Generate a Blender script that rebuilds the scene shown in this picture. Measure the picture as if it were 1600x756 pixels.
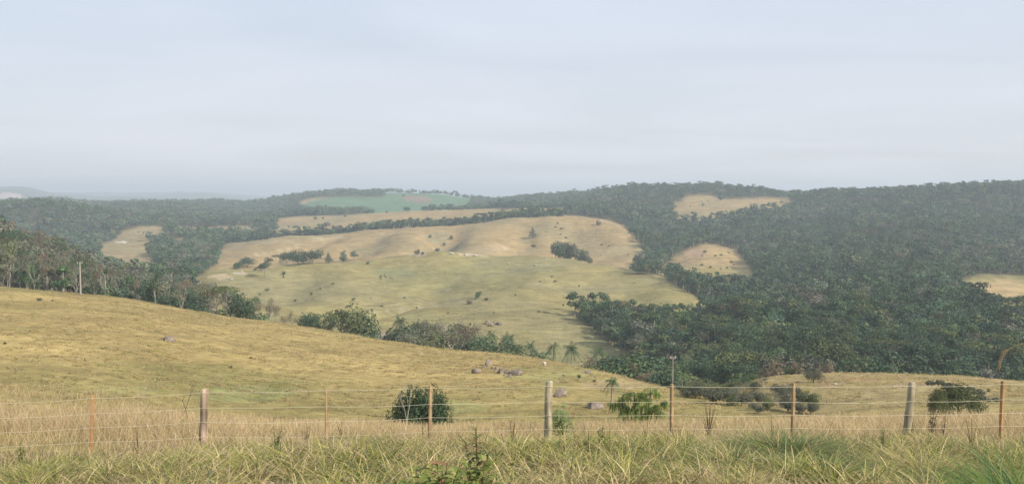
import bpy, math, random
import numpy as np
from mathutils import Vector

# ------------------------------------------------------------------ scene, camera, light
for o in list(bpy.data.objects): bpy.data.objects.remove(o)
SC = bpy.context.scene
COL = SC.collection
F_PX = 1386.0; W_PX, H_PX = 1600, 756; HOR = 303.0
CZ = 1.7                                    # eye height above the road verge
PITCH = math.atan((H_PX/2-HOR)/F_PX)
cam_d = bpy.data.cameras.new('camera'); cam = bpy.data.objects.new('camera', cam_d); COL.objects.link(cam)
cam_d.sensor_width = 36.0; cam_d.lens = 36.0*F_PX/W_PX
cam_d.clip_start = 0.1; cam_d.clip_end = 60000
cam.location = (0, 0, CZ); cam.rotation_euler = (math.pi/2-PITCH, 0, 0)
SC.camera = cam

SUN_EL = math.radians(33); SUN_AZ = math.radians(118)     # azimuth clockwise from the view direction (+Y)
world = bpy.data.worlds.new('World'); SC.world = world; world.use_nodes = True
nt = world.node_tree; nt.nodes.clear()
def N(t, typ, **kw):
    n = t.nodes.new(typ)
    for k, v in kw.items(): setattr(n, k, v)
    return n
wo = N(nt, 'ShaderNodeOutputWorld'); bg = N(nt, 'ShaderNodeBackground'); bg.inputs[1].default_value = 0.1
sky = N(nt, 'ShaderNodeTexSky', sky_type='NISHITA'); sky.sun_disc = False
sky.sun_elevation = SUN_EL; sky.sun_rotation = SUN_AZ; sky.air_density = 1.0; sky.dust_density = 2.0; sky.ozone_density = 1.5
tc = N(nt, 'ShaderNodeTexCoord'); sep = N(nt, 'ShaderNodeSeparateXYZ')
nt.links.new(tc.outputs['Generated'], sep.inputs[0])
zz = N(nt, 'ShaderNodeMath', operation='MAXIMUM'); zz.inputs[1].default_value = 0.0; nt.links.new(sep.outputs[2], zz.inputs[0])
za = N(nt, 'ShaderNodeMath', operation='ADD'); za.inputs[1].default_value = 0.10; nt.links.new(zz.outputs[0], za.inputs[0])
dx = N(nt, 'ShaderNodeMath', operation='DIVIDE'); nt.links.new(sep.outputs[0], dx.inputs[0]); nt.links.new(za.outputs[0], dx.inputs[1])
dy = N(nt, 'ShaderNodeMath', operation='DIVIDE'); nt.links.new(sep.outputs[1], dy.inputs[0]); nt.links.new(za.outputs[0], dy.inputs[1])
cb = N(nt, 'ShaderNodeCombineXYZ'); nt.links.new(dx.outputs[0], cb.inputs[0]); nt.links.new(dy.outputs[0], cb.inputs[1])
mp = N(nt, 'ShaderNodeMapping'); mp.inputs['Rotation'].default_value = (0, 0, math.radians(12)); mp.inputs['Scale'].default_value = (0.40, 0.60, 1)
nt.links.new(cb.outputs[0], mp.inputs[0])
cn = N(nt, 'ShaderNodeTexNoise'); cn.inputs['Scale'].default_value = 1.0; cn.inputs['Detail'].default_value = 5; cn.inputs['Roughness'].default_value = 0.5
cn.inputs['Distortion'].default_value = 0.6
nt.links.new(mp.outputs[0], cn.inputs['Vector'])
cr = N(nt, 'ShaderNodeMapRange'); cr.inputs[1].default_value = 0.36; cr.inputs[2].default_value = 0.66; cr.inputs[3].default_value = 0.78; cr.inputs[4].default_value = 0.98
nt.links.new(cn.outputs[0], cr.inputs[0])
# the high thin cloud is whitest overhead and greyer low down
cg = N(nt, 'ShaderNodeMapRange'); cg.inputs[1].default_value = 0.0; cg.inputs[2].default_value = 0.28; nt.links.new(zz.outputs[0], cg.inputs[0])
cc = N(nt, 'ShaderNodeMix', data_type='RGBA'); nt.links.new(cg.outputs[0], cc.inputs[0])
cc.inputs[6].default_value = (7.0, 7.1, 7.5, 1); cc.inputs[7].default_value = (6.0, 6.75, 7.95, 1)
cm = N(nt, 'ShaderNodeMix', data_type='RGBA'); nt.links.new(cr.outputs[0], cm.inputs[0]); nt.links.new(sky.outputs[0], cm.inputs[6]); nt.links.new(cc.outputs[2], cm.inputs[7])
nt.links.new(cm.outputs[2], bg.inputs[0]); nt.links.new(bg.outputs[0], wo.inputs[0])

sun_d = bpy.data.lights.new('sun', 'SUN'); sun = bpy.data.objects.new('sun', sun_d); COL.objects.link(sun)
sun_d.energy = 4.8; sun_d.angle = math.radians(0.6); sun_d.color = (1.0, 0.90, 0.76)
sdir = Vector((math.sin(SUN_AZ)*math.cos(SUN_EL), math.cos(SUN_AZ)*math.cos(SUN_EL), math.sin(SUN_EL)))
sun.rotation_euler = (-sdir).to_track_quat('-Z', 'Y').to_euler(); sun.location = sdir*400
SC.view_settings.view_transform = 'Standard'; SC.view_settings.look = 'None'; SC.view_settings.gamma = 1
SC.view_settings.exposure = 0.25; SC.view_settings.use_curve_mapping = False

RNG = np.random.default_rng(11)

# ------------------------------------------------------------------ picture point -> place
cp, sp_ = math.cos(PITCH), math.sin(PITCH)
def ray(px, py):
    yc = F_PX*cp+(H_PX/2-py)*sp_; zc = -F_PX*sp_+(H_PX/2-py)*cp
    return (px-W_PX/2)/yc, zc/yc
def project(x, y, z):
    z = z-CZ
    d = y*cp-z*sp_; u = y*sp_+z*cp
    return W_PX/2+F_PX*x/d, H_PX/2-F_PX*u/d

# ------------------------------------------------------------------ terrain: ridges and hollows
L = []
def layer(*pts): L.append(pts)
layer((-100,790,11),(1700,790,11))
layer((-100,716,17.5),(145,712,17.5),(857,706,17.5),(1240,697,17.5),(1700,690,17.5))
layer((-100,655,30),(200,655,31),(450,672,33),(700,677,33),(1000,676,33),(1300,668,33),(1700,664,32))          # lip of the near field
layer((-100,652,58),(200,668,58),(400,700,60),(655,712,60),(900,712,60),(1150,716,60),(1300,705,60),(1700,690,60)) # gully
layer((-100,440,225),(0,447,222),(100,457,217),(200,469,212),(300,486,207),(430,505,198),(520,519,188),(600,533,178),
      (700,546,168),(780,553,158),(860,566,148),(920,578,138),(1000,598,124),(1060,612,112),(1120,625,102),(1200,641,92),(1260,652,86),(1320,648,86),(1450,640,86),(1700,640,85)) # spur
layer((-100,452,262),(0,460,258),(200,485,248),(400,522,238),(600,556,220),(700,572,208),(800,590,198),(900,612,182),(1000,640,158),
      (1100,634,146),(1150,608,141),(1180,592,138),(1210,586,137),(1300,583,136),(1400,584,136),(1500,589,135),(1600,598,134),(1700,604,133)) # near right rise
layer((-100,395,335),(0,408,335),(100,440,335),(200,480,338),(300,505,340),(400,520,340),(600,546,332),(800,566,322),(930,590,300),(1100,612,262),(1200,612,240),(1400,620,222),(1700,625,210)) # valley floor
layer((-100,414,500),(0,416,500),(200,440,500),(300,455,480),(400,479,450),(480,487,435),(560,489,430),(650,478,430),(760,470,432),(830,476,425),(900,492,405),(1000,508,390),(1100,522,352),(1200,532,322),(1400,532,320),(1700,530,320))
layer((-100,413,545),(0,414,545),(200,438,545),(300,452,520),(400,474,490),(480,484,478),(560,491,470),(650,481,470),(760,473,472),(830,470,468),(900,476,450),(1000,485,435),(1100,502,400),(1200,508,370),(1400,505,370),(1700,505,370))
layer((-100,420,640),(0,424,640),(200,432,630),(290,440,620),(340,429,630),(400,420,640),(440,415,650),(500,411,660),(560,407,670),(600,404,680),(700,400,700),
      (800,402,700),(860,405,690),(920,412,670),(1000,420,640),(1035,426,620),(1080,450,560),(1120,486,500),(1200,476,500),(1400,460,500),(1560,466,510),(1700,466,510)) # lower crest
layer((-100,418,720),(0,420,720),(200,424,720),(290,430,700),(340,426,700),(400,420,705),(440,417,715),(500,414,725),(560,408,735),(600,402,745),(700,398,765),
      (800,402,765),(860,410,755),(920,418,735),(1000,428,705),(1050,432,690),(1100,436,660),(1160,440,610),(1250,440,600),(1400,430,600),(1560,438,610),(1700,438,610))
layer((-100,400,860),(0,402,860),(165,410,850),(290,402,850),(340,404,840),(450,392,850),(560,384,850),(620,377,855),(680,382,860),(740,374,860),(800,377,860),(860,384,850),(920,388,840),(1000,404,810),(1050,410,780),(1100,404,780),(1150,418,760),(1200,414,740),(1400,392,740),(1600,404,740),(1700,404,740))
layer((-100,388,980),(0,390,980),(165,392,980),(290,388,980),(340,391,980),(400,378,985),(450,371,990),(520,366,1000),(600,357,1005),(700,351,1010),(760,347,1010),
      (800,341,1010),(850,337,1005),(900,339,990),(950,345,970),(975,356,950),(1000,376,900),(1035,388,870),(1070,386,865),(1100,381,865),(1140,389,865),(1170,402,850),(1200,388,860),(1400,362,880),(1600,366,880),(1700,366,880)) # upper crest
layer((-100,374,1110),(0,375,1110),(165,376,1110),(250,366,1110),(300,362,1110),(340,376,1090),(400,378,1090),(450,374,1090),(520,370,1100),(600,361,1105),(700,355,1110),(800,346,1110),(850,342,1100),(900,344,1090),(950,350,1060),(1000,366,1020),(1100,374,990),(1200,366,980),(1400,345,1000),(1600,348,980),(1700,348,980))
layer((-100,330,1250),(0,328,1250),(60,325,1250),(120,332,1270),(180,345,1300),(225,353,1320),(300,354,1320),(400,352,1330),(460,346,1340),(520,340,1340),(600,333,1350),(700,328,1350),(800,326,1350),(860,326,1340),(900,325,1300),(1000,326,1260),(1050,338,1190),(1100,336,1190),(1200,332,1170),(1250,338,1150),(1400,326,1110),(1600,326,1080),(1700,326,1080))
layer((-100,338,1750),(0,338,1750),(120,338,1750),(200,329,1650),(260,326,1650),(330,334,1750),(400,336,1750),(480,328,1700),(540,331,1700),(600,334,1700),(700,331,1700),(780,327,1690),(860,320,1620),(900,314,1560),(1000,306,1450),(1050,306,1400),(1100,305,1390),(1180,311,1380),(1240,312,1340),(1330,309,1230),(1450,305,1190),(1600,299,1160),(1700,299,1160))
layer((-100,322,2350),(0,320,2350),(50,315,2350),(90,313,2350),(140,319,2350),(200,320,2350),(260,319,2350),(330,317,2300),(400,317,2250),(430,313,2200),(480,305,2150),(520,301,2150),(590,302,2150),
      (620,301,2200),(680,303,2200),(740,311,2200),(780,314,2200),(830,309,2050),(900,306,1850),(950,300,1650),(1000,295,1560),(1060,294,1500),(1120,295,1500),(1180,300,1490),(1200,305,1460),(1250,309,1440),(1330,304,1350),(1450,301,1300),(1530,296,1280),(1600,294,1260),(1700,294,1260)) # skyline
layer((-100,335,3000),(0,335,3000),(400,335,3000),(800,335,3000),(1000,330,2600),(1700,330,2400))
layer((-100,309,4200),(0,308,4200),(30,309,4200),(60,318,4200),(150,320,4200),(400,320,4200),(800,325,4200),(1700,325,4200))
layer((-100,294,6200),(0,293,6200),(30,292,6200),(52,296,6200),(75,303,6200),(150,309,6200),(300,309,6200),(500,318,6200),(1700,318,6200))
layer((-100,305,9200),(0,304,9200),(90,302,9200),(140,301.5,9200),(190,304,9200),(260,302,9200),(330,301.5,9200),(370,305,9200),(430,309,9200),(1700,311,9200))
layer((-100,308,14000),(1700,308,14000))

TH_IN = np.linspace(math.radians(-33.5), math.radians(33.5), 780)
TH_OUT = np.linspace(math.radians(33.5), math.radians(326.5), 172)[1:-1]
TH = np.concatenate([TH_IN, TH_OUT])                  # one full turn
NR = 640
LR = np.linspace(math.log(1.0), math.log(14000), NR)
def smooth1(a, sig):
    k = np.arange(-int(3*sig)-1, int(3*sig)+2); w = np.exp(-0.5*(k/sig)**2); w /= w.sum()
    return np.convolve(np.pad(a, len(k)//2, mode='edge'), w, mode='valid')
knR = [np.full(TH_IN.size, v) for v in (0.9, 3.5, 7.5)]
knZ = [np.full(TH_IN.size, v) for v in (-1.7, -1.78, -2.95)]
for pts in L:
    p = np.array(pts, float); a, s = ray(p[:,0], p[:,1]); th = np.arctan(a)
    r = p[:,2]/np.cos(th); zr = s*np.cos(th)
    rr = smooth1(np.exp(np.interp(TH_IN, th, np.log(r))), 7); zs = smooth1(np.interp(TH_IN, th, zr), 5)
    rr = np.maximum(rr, knR[-1]*1.03)
    knR.append(rr); knZ.append(zs*rr)
KR = np.log(np.array(knR)); KZ = np.array(knZ)
def pchip(x, y, xe):
    h = np.diff(x); d = np.diff(y)/h
    m = np.zeros_like(y); same = d[:-1]*d[1:] > 0
    w1 = 2*h[1:]+h[:-1]; w2 = h[1:]+2*h[:-1]
    with np.errstate(divide='ignore', invalid='ignore'):
        mm = (w1+w2)/(w1/d[:-1]+w2/d[1:])
    m[1:-1] = np.where(same, mm, 0); m[0] = d[0]; m[-1] = d[-1]
    i = np.clip(np.searchsorted(x, xe)-1, 0, len(h)-1); t = np.clip((xe-x[i])/h[i], 0, 1)
    return (2*t**3-3*t**2+1)*y[i]+(t**3-2*t**2+t)*h[i]*m[i]+(-2*t**3+3*t**2)*y[i+1]+(t**3-t**2)*h[i]*m[i+1]
ZG = np.zeros((NR, TH.size))
for j in range(TH_IN.size): ZG[:, j] = pchip(KR[:, j], KZ[:, j], LR)
tt = (TH_OUT-TH_OUT[0])/(TH_OUT[-1]-TH_OUT[0]); tt = tt*tt*(3-2*tt)
ZG[:, TH_IN.size:] = ZG[:, [TH_IN.size-1]]*(1-tt)+ZG[:, [0]]*tt

_lat = np.random.default_rng(5).random((256, 256))
def vnoise(x, y, s, o=0):
    x = x/s+o*17.3+1000; y = y/s+o*31.7+1000
    xi = np.floor(x).astype(int); yi = np.floor(y).astype(int); fx = x-xi; fy = y-yi
    fx = fx*fx*(3-2*fx); fy = fy*fy*(3-2*fy)
    a = _lat[xi & 255, yi & 255]; b = _lat[(xi+1) & 255, yi & 255]; c = _lat[xi & 255, (yi+1) & 255]; d = _lat[(xi+1) & 255, (yi+1) & 255]
    return (a*(1-fx)+b*fx)*(1-fy)+(c*(1-fx)+d*fx)*fy
def fbm(x, y, s, o=0):
    return (vnoise(x, y, s, o)*0.5+vnoise(x, y, s/2.1, o+1)*0.28+vnoise(x, y, s/4.3, o+2)*0.22)
def sstep(a, b, x):
    t = np.clip((x-a)/(b-a), 0, 1); return t*t*(3-2*t)
RR = np.exp(LR)[:, None]*np.ones_like(TH)[None]
XX = RR*np.sin(TH)[None]; YY = RR*np.cos(TH)[None]
ZG += CZ
def carve(px, Y0, px2, Y1, depth, wid):
    a0, a1 = math.tan(math.atan((px-800)/F_PX))*Y0, (px2-800)/F_PX*Y1
    t = np.clip(((XX-a0)*(a1-a0)+(YY-Y0)*(Y1-Y0))/((a1-a0)**2+(Y1-Y0)**2), 0, 1)
    d = np.hypot(XX-a0-t*(a1-a0), YY-Y0-t*(Y1-Y0)); return -1.9*depth*np.exp(-(d/wid)**2)*np.minimum(1, 3*t+.15)
ZG += carve(722, 990, 665, 760, 5, 16)+carve(668, 960, 690, 850, 3, 12)+carve(610, 690, 585, 440, 3.5, 26)+carve(905, 960, 880, 760, 4, 30)+carve(520, 980, 420, 800, 5, 26)+carve(830, 990, 800, 780, 4, 18)+carve(590, 980, 560, 800, 4, 20)+carve(470, 640, 440, 520, 3, 22)+carve(940, 640, 900, 500, 3, 24)+carve(690, 640, 660, 500, 3.5, 18)+carve(1000, 600, 980, 480, 2.5, 18)+carve(800, 690, 720, 520, 2.5, 30)
ZG += (fbm(XX, YY, 330, 14)-0.5)*30*sstep(1150, 1500, RR)*(1-sstep(2300, 2600, RR))*(1-sstep(-.28, -.2, XX/np.maximum(YY, 1)))
ZG += (fbm(XX, YY, 42, 18)-0.5)*4.5*sstep(300, 500, RR)*(1-sstep(1100, 1300, RR))
ZG += (fbm(XX, YY, 90, 3)-0.5)*9.0*sstep(260, 700, RR)*(1-0.5*sstep(800, 1000, RR)) \
    + (fbm(XX, YY, 28, 5)-0.5)*1.3*sstep(60, 160, RR) + (fbm(XX, YY, 6, 9)-0.5)*0.30*sstep(10, 40, RR) \
    + (fbm(XX, YY, 700, 1)-0.5)*60*sstep(2600, 5000, RR)
_thin = TH
def height(x, y):
    x = np.asarray(x, float); y = np.asarray(y, float)
    r = np.hypot(x, y); th = np.mod(np.arctan2(x, y)-TH[0], 2*np.pi)+TH[0]
    fi = np.interp(th, np.append(TH, TH[0]+2*np.pi), np.arange(TH.size+1)); i0 = np.floor(fi).astype(int); ft = fi-i0
    i1 = (i0+1) % TH.size; i0 = i0 % TH.size
    fj = np.clip((np.log(np.maximum(r, 1.0))-LR[0])/(LR[1]-LR[0]), 0, NR-1.001); j0 = np.floor(fj).astype(int); fr = fj-j0
    return (ZG[j0, i0]*(1-ft)+ZG[j0, i1]*ft)*(1-fr)+(ZG[j0+1, i0]*(1-ft)+ZG[j0+1, i1]*ft)*fr
RUN = np.maximum.accumulate((ZG-CZ)/RR, axis=0)        # how high the ground already seen reaches, per direction
def seen_slope(x, y):
    r = np.hypot(x, y)*0.985; th = np.arctan2(x, y)
    i = np.clip(np.round(np.interp(th, TH_IN, np.arange(TH_IN.size))).astype(int), 0, TH_IN.size-1)
    j = np.clip(((np.log(np.maximum(r, 1.0))-LR[0])/(LR[1]-LR[0])).astype(int), 0, NR-1)
    return RUN[j, i]
def spot(px, py, y0, y1):
    """place on the ground seen at a picture point, searched between two distances"""
    Y = np.linspace(y0, y1, 600); a, s = ray(px, py); x = a*Y; z = height(x, Y)
    e = (z-CZ)/Y-s
    k = np.where(e >= 0)[0]
    k = k[0] if k.size else int(np.argmax(e))
    return Vector((float(x[k]), float(Y[k]), float(z[k])))
def place(px, Y):
    a, _ = ray(px, 500); return Vector((a*Y, Y, float(height(a*Y, Y))))

# ------------------------------------------------------------------ materials
def mat(name, rgb, rough=0.85, attr=None, noise=None, randv=0.0, translucent=0.0, bump=None, spec=0.2):
    m = bpy.data.materials.new(name); m.use_nodes = True; t = m.node_tree; b = t.nodes['Principled BSDF']
    b.inputs['Roughness'].default_value = rough; b.inputs['Specular IOR Level'].default_value = spec
    if attr:
        a = N(t, 'ShaderNodeAttribute', attribute_name=attr); src = a.outputs['Color']
    else:
        c = N(t, 'ShaderNodeRGB'); c.outputs[0].default_value = (*rgb, 1); src = c.outputs[0]
    def mul(src, fac):
        x = N(t, 'ShaderNodeMix', data_type='RGBA', blend_type='MULTIPLY'); x.inputs[0].default_value = 1
        t.links.new(src, x.inputs[6]); t.links.new(fac, x.inputs[7]); return x.outputs[2]
    if noise:
        for (sc, lo, hi, st) in noise:
            co = N(t, 'ShaderNodeTexCoord'); mpn = N(t, 'ShaderNodeMapping'); mpn.inputs['Scale'].default_value = st
            t.links.new(co.outputs['Object'], mpn.inputs[0])
            n = N(t, 'ShaderNodeTexNoise'); n.inputs['Scale'].default_value = sc; n.inputs['Detail'].default_value = 4
            t.links.new(mpn.outputs[0], n.inputs['Vector'])
            r = N(t, 'ShaderNodeMapRange'); r.inputs[1].default_value = 0.3; r.inputs[2].default_value = 0.7; r.inputs[3].default_value = lo; r.inputs[4].default_value = hi
            t.links.new(n.outputs[0], r.inputs[0]); src = mul(src, r.outputs[0])
            if bump:
                bp = N(t, 'ShaderNodeBump'); bp.inputs['Strength'].default_value = bump[0]; bp.inputs['Distance'].default_value = bump[1]
                t.links.new(n.outputs[0], bp.inputs['Height']); t.links.new(bp.outputs[0], b.inputs['Normal'])
    if randv:
        oi = N(t, 'ShaderNodeObjectInfo'); r = N(t, 'ShaderNodeMapRange'); r.inputs[3].default_value = 1-randv; r.inputs[4].default_value = 1+randv
        t.links.new(oi.outputs['Random'], r.inputs[0]); src = mul(src, r.outputs[0])
    t.links.new(src, b.inputs['Base Color'])
    if translucent:
        tr = N(t, 'ShaderNodeBsdfTranslucent'); t.links.new(src, tr.inputs[0])
        ms = N(t, 'ShaderNodeMixShader'); ms.inputs[0].default_value = translucent
        t.links.new(b.outputs[0], ms.inputs[1]); t.links.new(tr.outputs[0], ms.inputs[2]); t.links.new(ms.outputs[0], t.nodes['Material Output'].inputs[0])
    return m
I3 = (1, 1, 1)
M_leaf = mat('leaf', None, 0.7, attr='tint', randv=0.22, translucent=0.15)
M_wood_leaf = mat('forest_leaf', None, 0.75, attr='tint', translucent=0.1)
M_bark = mat('pale_bark', (0.30, 0.27, 0.22), 0.9, noise=[(1.5, 0.65, 1.25, (1, 1, .3))], randv=0.2)
M_bark_dark = mat('dark_bark', (0.13, 0.105, 0.08), 0.9, noise=[(2, 0.7, 1.3, (1, 1, .3))], randv=0.2)
M_grass = mat('grass_blades', None, 0.6, attr='tint', translucent=0.28)
M_rock = mat('granite', (0.215, 0.175, 0.14), 0.9, noise=[(0.9, 0.6, 1.35, I3), (5, 0.8, 1.2, I3)], bump=(0.6, 0.08))
M_rock_pale = mat('pale_stone', (0.44, 0.38, 0.31), 0.9, noise=[(1.2, 0.7, 1.25, I3)], bump=(0.5, 0.08))
M_post_grey = mat('weathered_post', (0.38, 0.33, 0.22), 0.9, noise=[(16, 0.45, 1.35, (1, 1, .10)), (3, .7, 1.25, I3)], bump=(1.0, 0.02))
M_post_dark = mat('brown_post', (0.36, 0.275, 0.195), 0.9, noise=[(16, 0.45, 1.35, (1, 1, .12)), (3, .7, 1.25, I3)], bump=(1.0, 0.02))
M_stake = mat('sawn_stake', (0.42, 0.29, 0.16), 0.85, noise=[(14, 0.6, 1.3, (1, 1, .08)), (2.2, .7, 1.15, (1, 1, 1))], bump=(0.3, 0.005))
M_stake_red = mat('reddish_stake', (0.37, 0.22, 0.105), 0.85, noise=[(14, 0.7, 1.25, (1, 1, .08))], bump=(0.3, 0.005))
M_wire = mat('fence_wire', (0.66, 0.60, 0.43), 0.5, spec=0.5)
M_pole = mat('utility_pole_wood', (0.31, 0.29, 0.25), 0.85, noise=[(3, 0.8, 1.2, (1, 1, .2))])
M_ceramic = mat('insulator', (0.5, 0.47, 0.42), 0.4)

# ------------------------------------------------------------------ mesh helpers
def tag(o, label=None, cat=None, group=None, kind=None):
    if label: o['label'] = label
    if cat: o['category'] = cat
    if group: o['group'] = group
    if kind: o['kind'] = kind
    return o
def empty(name, loc, label, cat, group=None, rz=0.0):
    o = bpy.data.objects.new(name, None); COL.objects.link(o); o.location = loc; o.rotation_euler = (0, 0, rz); o.empty_display_size = 0.2
    return tag(o, label, cat, group)
def mesh(name, V, Q, mats, tint=None, fmat=None, smooth=False):
    V = np.asarray(V, np.float32); Q = np.asarray(Q, np.int32); k = Q.shape[1]
    me = bpy.data.meshes.new(name); me.vertices.add(len(V)); me.vertices.foreach_set('co', V.ravel())
    me.loops.add(Q.size); me.loops.foreach_set('vertex_index', Q.ravel())
    me.polygons.add(len(Q)); me.polygons.foreach_set('loop_start', np.arange(0, Q.size, k, dtype=np.int32))
    if fmat is not None: me.polygons.foreach_set('material_index', np.asarray(fmat, np.int32))
    me.polygons.foreach_set('use_smooth', np.full(len(Q), smooth))
    for m in mats: me.materials.append(m)
    if tint is not None:
        c = np.ones((len(V), 4), np.float32); c[:, :3] = tint
        at = me.color_attributes.new('tint', 'FLOAT_COLOR', 'POINT'); at.data.foreach_set('color', c.ravel())
    me.update(calc_edges=True)
    return me
def link(name, me, parent=None, loc=None):
    o = bpy.data.objects.new(name, me); COL.objects.link(o)
    if parent: o.parent = parent
    if loc is not None: o.location = loc
    return o
def soften(me, NN):
    """leaf faces share the shading direction of the bough they sit on"""
    A = np.concatenate(NN)
    if not len(A) or not np.any(A): return
    z = ~np.any(A, axis=1)
    if z.any():
        B = np.zeros(len(A)*3, np.float32); me.vertices.foreach_get('co', B)
        vn = np.zeros(len(A)*3, np.float32); me.vertex_normals.foreach_get('vector', vn); A[z] = vn.reshape(-1, 3)[z]
    at = me.attributes.new('custom_normal', 'FLOAT_VECTOR', 'POINT'); at.data.foreach_set('vector', A.astype(np.float32).ravel())
class Geo:
    def __init__(s): s.V = []; s.Q = []; s.T = []; s.M = []; s.NN = []; s.n = 0
    def add(s, V, Q, tint=(1, 1, 1), m=0, nrm=None):
        V = np.asarray(V, float); Q = np.asarray(Q, int)
        s.V.append(V); s.Q.append(Q+s.n); s.n += len(V)
        t = np.asarray(tint, float); s.T.append(np.broadcast_to(t, (len(V), 3)) if t.ndim == 1 else t); s.M.append(np.full(len(Q), m)); s.NN.append(np.zeros((len(V), 3)) if nrm is None else np.repeat(nrm, 4, 0))
    def arrays(s): return np.concatenate(s.V), np.concatenate(s.Q), np.concatenate(s.T), np.concatenate(s.M)
    def mesh(s, name, mats, smooth=False):
        V, Q, T, M = s.arrays(); me = mesh(name, V, Q, mats, T, M, smooth); soften(me, s.NN); return me
def tube(pts, rad, sides=6):
    pts = np.asarray(pts, float); n = len(pts); d = np.gradient(pts, axis=0); d /= np.linalg.norm(d, axis=1)[:, None]+1e-9
    ref = np.array([0.31, 0.95, 0.05]) if abs(d[0, 2]) > 0.6 else np.array([0.02, 0.05, 1.0])
    u = np.cross(d, ref); u /= np.linalg.norm(u, axis=1)[:, None]; v = np.cross(d, u)
    a = np.arange(sides)*2*np.pi/sides
    V = pts[:, None]+np.asarray(rad)[:, None, None]*(np.cos(a)[None, :, None]*u[:, None]+np.sin(a)[None, :, None]*v[:, None])
    V = V.reshape(-1, 3); i = np.arange(n-1)[:, None]*sides; k = np.arange(sides)[None]; k2 = (k+1) % sides
    Q = np.stack([i+k, i+k2, i+sides+k2, i+sides+k], -1).reshape(-1, 4)
    # closed ends: fold the end rings onto quads
    if sides % 2 == 0:
        caps = []
        for base in (0, (n-1)*sides):
            for q in range(1, sides//2):
                caps.append([base+q-1, base+q, base+sides-1-q, base+sides-q if q > 1 else base+sides-1])
        Q = np.concatenate([Q, np.array([[c[0], c[1], c[2], c[3]] for c in caps])]) if sides == 4 else Q
    return V, Q
def unit(v): return v/(np.linalg.norm(v, axis=-1, keepdims=True)+1e-9)
def leaves(P, Nn, size, rng, up=0.25, asp=0.75):
    """small leaf-clump faces: centres P, facing roughly Nn"""
    n = len(P); d = unit(Nn+rng.normal(0, 0.33, (n, 3))+np.array([0, 0, up])); a = unit(np.cross(d, rng.normal(0, 1, (n, 3)))); b = np.cross(d, a)
    s = size*rng.uniform(0.6, 1.35, n)[:, None]; k = rng.uniform(0.5, 1.0, (n, 1))*asp
    bend = d*s*0.18
    V = np.stack([P-a*s*.5-bend, P-b*s*.5*k, P+a*s*.5-bend, P+b*s*.5*k], 1).reshape(-1, 3)
    return V, np.arange(4*n).reshape(-1, 4)
def lobes_points(lobes, n, rng, shell=0.72):
    """points spread over the outer part of several ellipsoidal boughs"""
    lobes = np.asarray(lobes, float); vol = (lobes[:, 3]*lobes[:, 4]); w = vol**1.0/ (vol**1.0).sum()
    k = rng.choice(len(lobes), n, p=w); d = unit(rng.normal(0, 1, (n, 3))); d[:, 2] = np.where(d[:, 2] < -0.7, -d[:, 2]*0.6, d[:, 2])
    r = shell+(1.08-shell)*rng.random(n)**0.6; r *= 1+0.12*np.sin(d[:, 0]*7+k)*np.cos(d[:, 1]*6+k*2)
    R = lobes[k][:, [3, 3, 4]]
    return lobes[k, :3]+d*r[:, None]*R, unit(d/R), k
def make_lobes(kind, h, rng):
    o = []
    if kind == 'broad':
        R = h*0.42
        for i in range(9):
            a = rng.uniform(0, 6.28); q = rng.uniform(0.15, 0.75)*R; rr = rng.uniform(0.34, 0.55)*R
            o.append((q*math.cos(a), q*math.sin(a), h*rng.uniform(0.30, 0.78), rr, rr*0.8))
        o.append((0, 0, h*0.56, R*0.62, h*0.36))
    elif kind == 'dome':
        R = h*0.62
        for i in range(12):
            a = rng.uniform(0, 6.28); q = rng.uniform(0.2, 0.75)*R; rr = rng.uniform(0.28, 0.42)*R
            o.append((q*math.cos(a), q*math.sin(a), h*(0.62-0.28*(q/R)**2)*rng.uniform(.45, 1.1), rr, rr*0.9))
        o.append((0, 0, h*0.46, R*0.78, h*0.44))
    elif kind == 'tall':
        R = h*0.30
        for i in range(8):
            a = rng.uniform(0, 6.28); q = rng.uniform(0.1, 0.75)*R; rr = rng.uniform(0.35, 0.6)*R
            o.append((q*math.cos(a), q*math.sin(a), h*rng.uniform(0.40, 0.90), rr, rr*0.85))
    elif kind == 'umbrella':
        R = h*0.52
        for i in range(9):
            a = rng.uniform(0, 6.28); q = rng.uniform(0.1, 0.85)*R; rr = rng.uniform(0.25, 0.42)*R
            o.append((q*math.cos(a), q*math.sin(a), h*rng.uniform(0.80, 0.92), rr, h*0.075))
    elif kind == 'cone':
        for i in range(9):
            t = i/8; a = rng.uniform(0, 6.28); rr = h*(0.30*(1-t)+0.05)
            o.append((rr*.25*math.cos(a), rr*.25*math.sin(a), h*(0.16+0.76*t), rr, h*0.12))
    elif kind == 'bush':
        R = h*0.55
        for i in range(12):
            a = rng.uniform(0, 6.28); q = rng.uniform(0.1, 0.75)*R; rr = rng.uniform(0.32, 0.5)*R
            o.append((q*math.cos(a), q*math.sin(a), h*rng.uniform(0.18, 0.60), rr, rr*0.9))
    elif kind == 'thick':
        R = h*0.62
        for i in range(26):
            a = i*2.4+rng.uniform(-.3, .3); q = (i/26)**.5*.78*R; rr = rng.uniform(0.24, 0.34)*R
            o.append((q*math.cos(a), q*math.sin(a), h*(.22+rng.uniform(.25, .50)*(1-.75*(q/R)**2)), rr, rr*rng.uniform(.8, 1.1)))
    elif kind == 'sparse':
        R = h*0.36
        for i in range(10):
            a = rng.uniform(0, 6.28); q = rng.uniform(0.3, 1.0)*R; rr = rng.uniform(0.14, 0.26)*R*1.3
            o.append((q*math.cos(a), q*math.sin(a), h*rng.uniform(0.45, 0.95), rr, rr*0.7))
    return o
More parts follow.
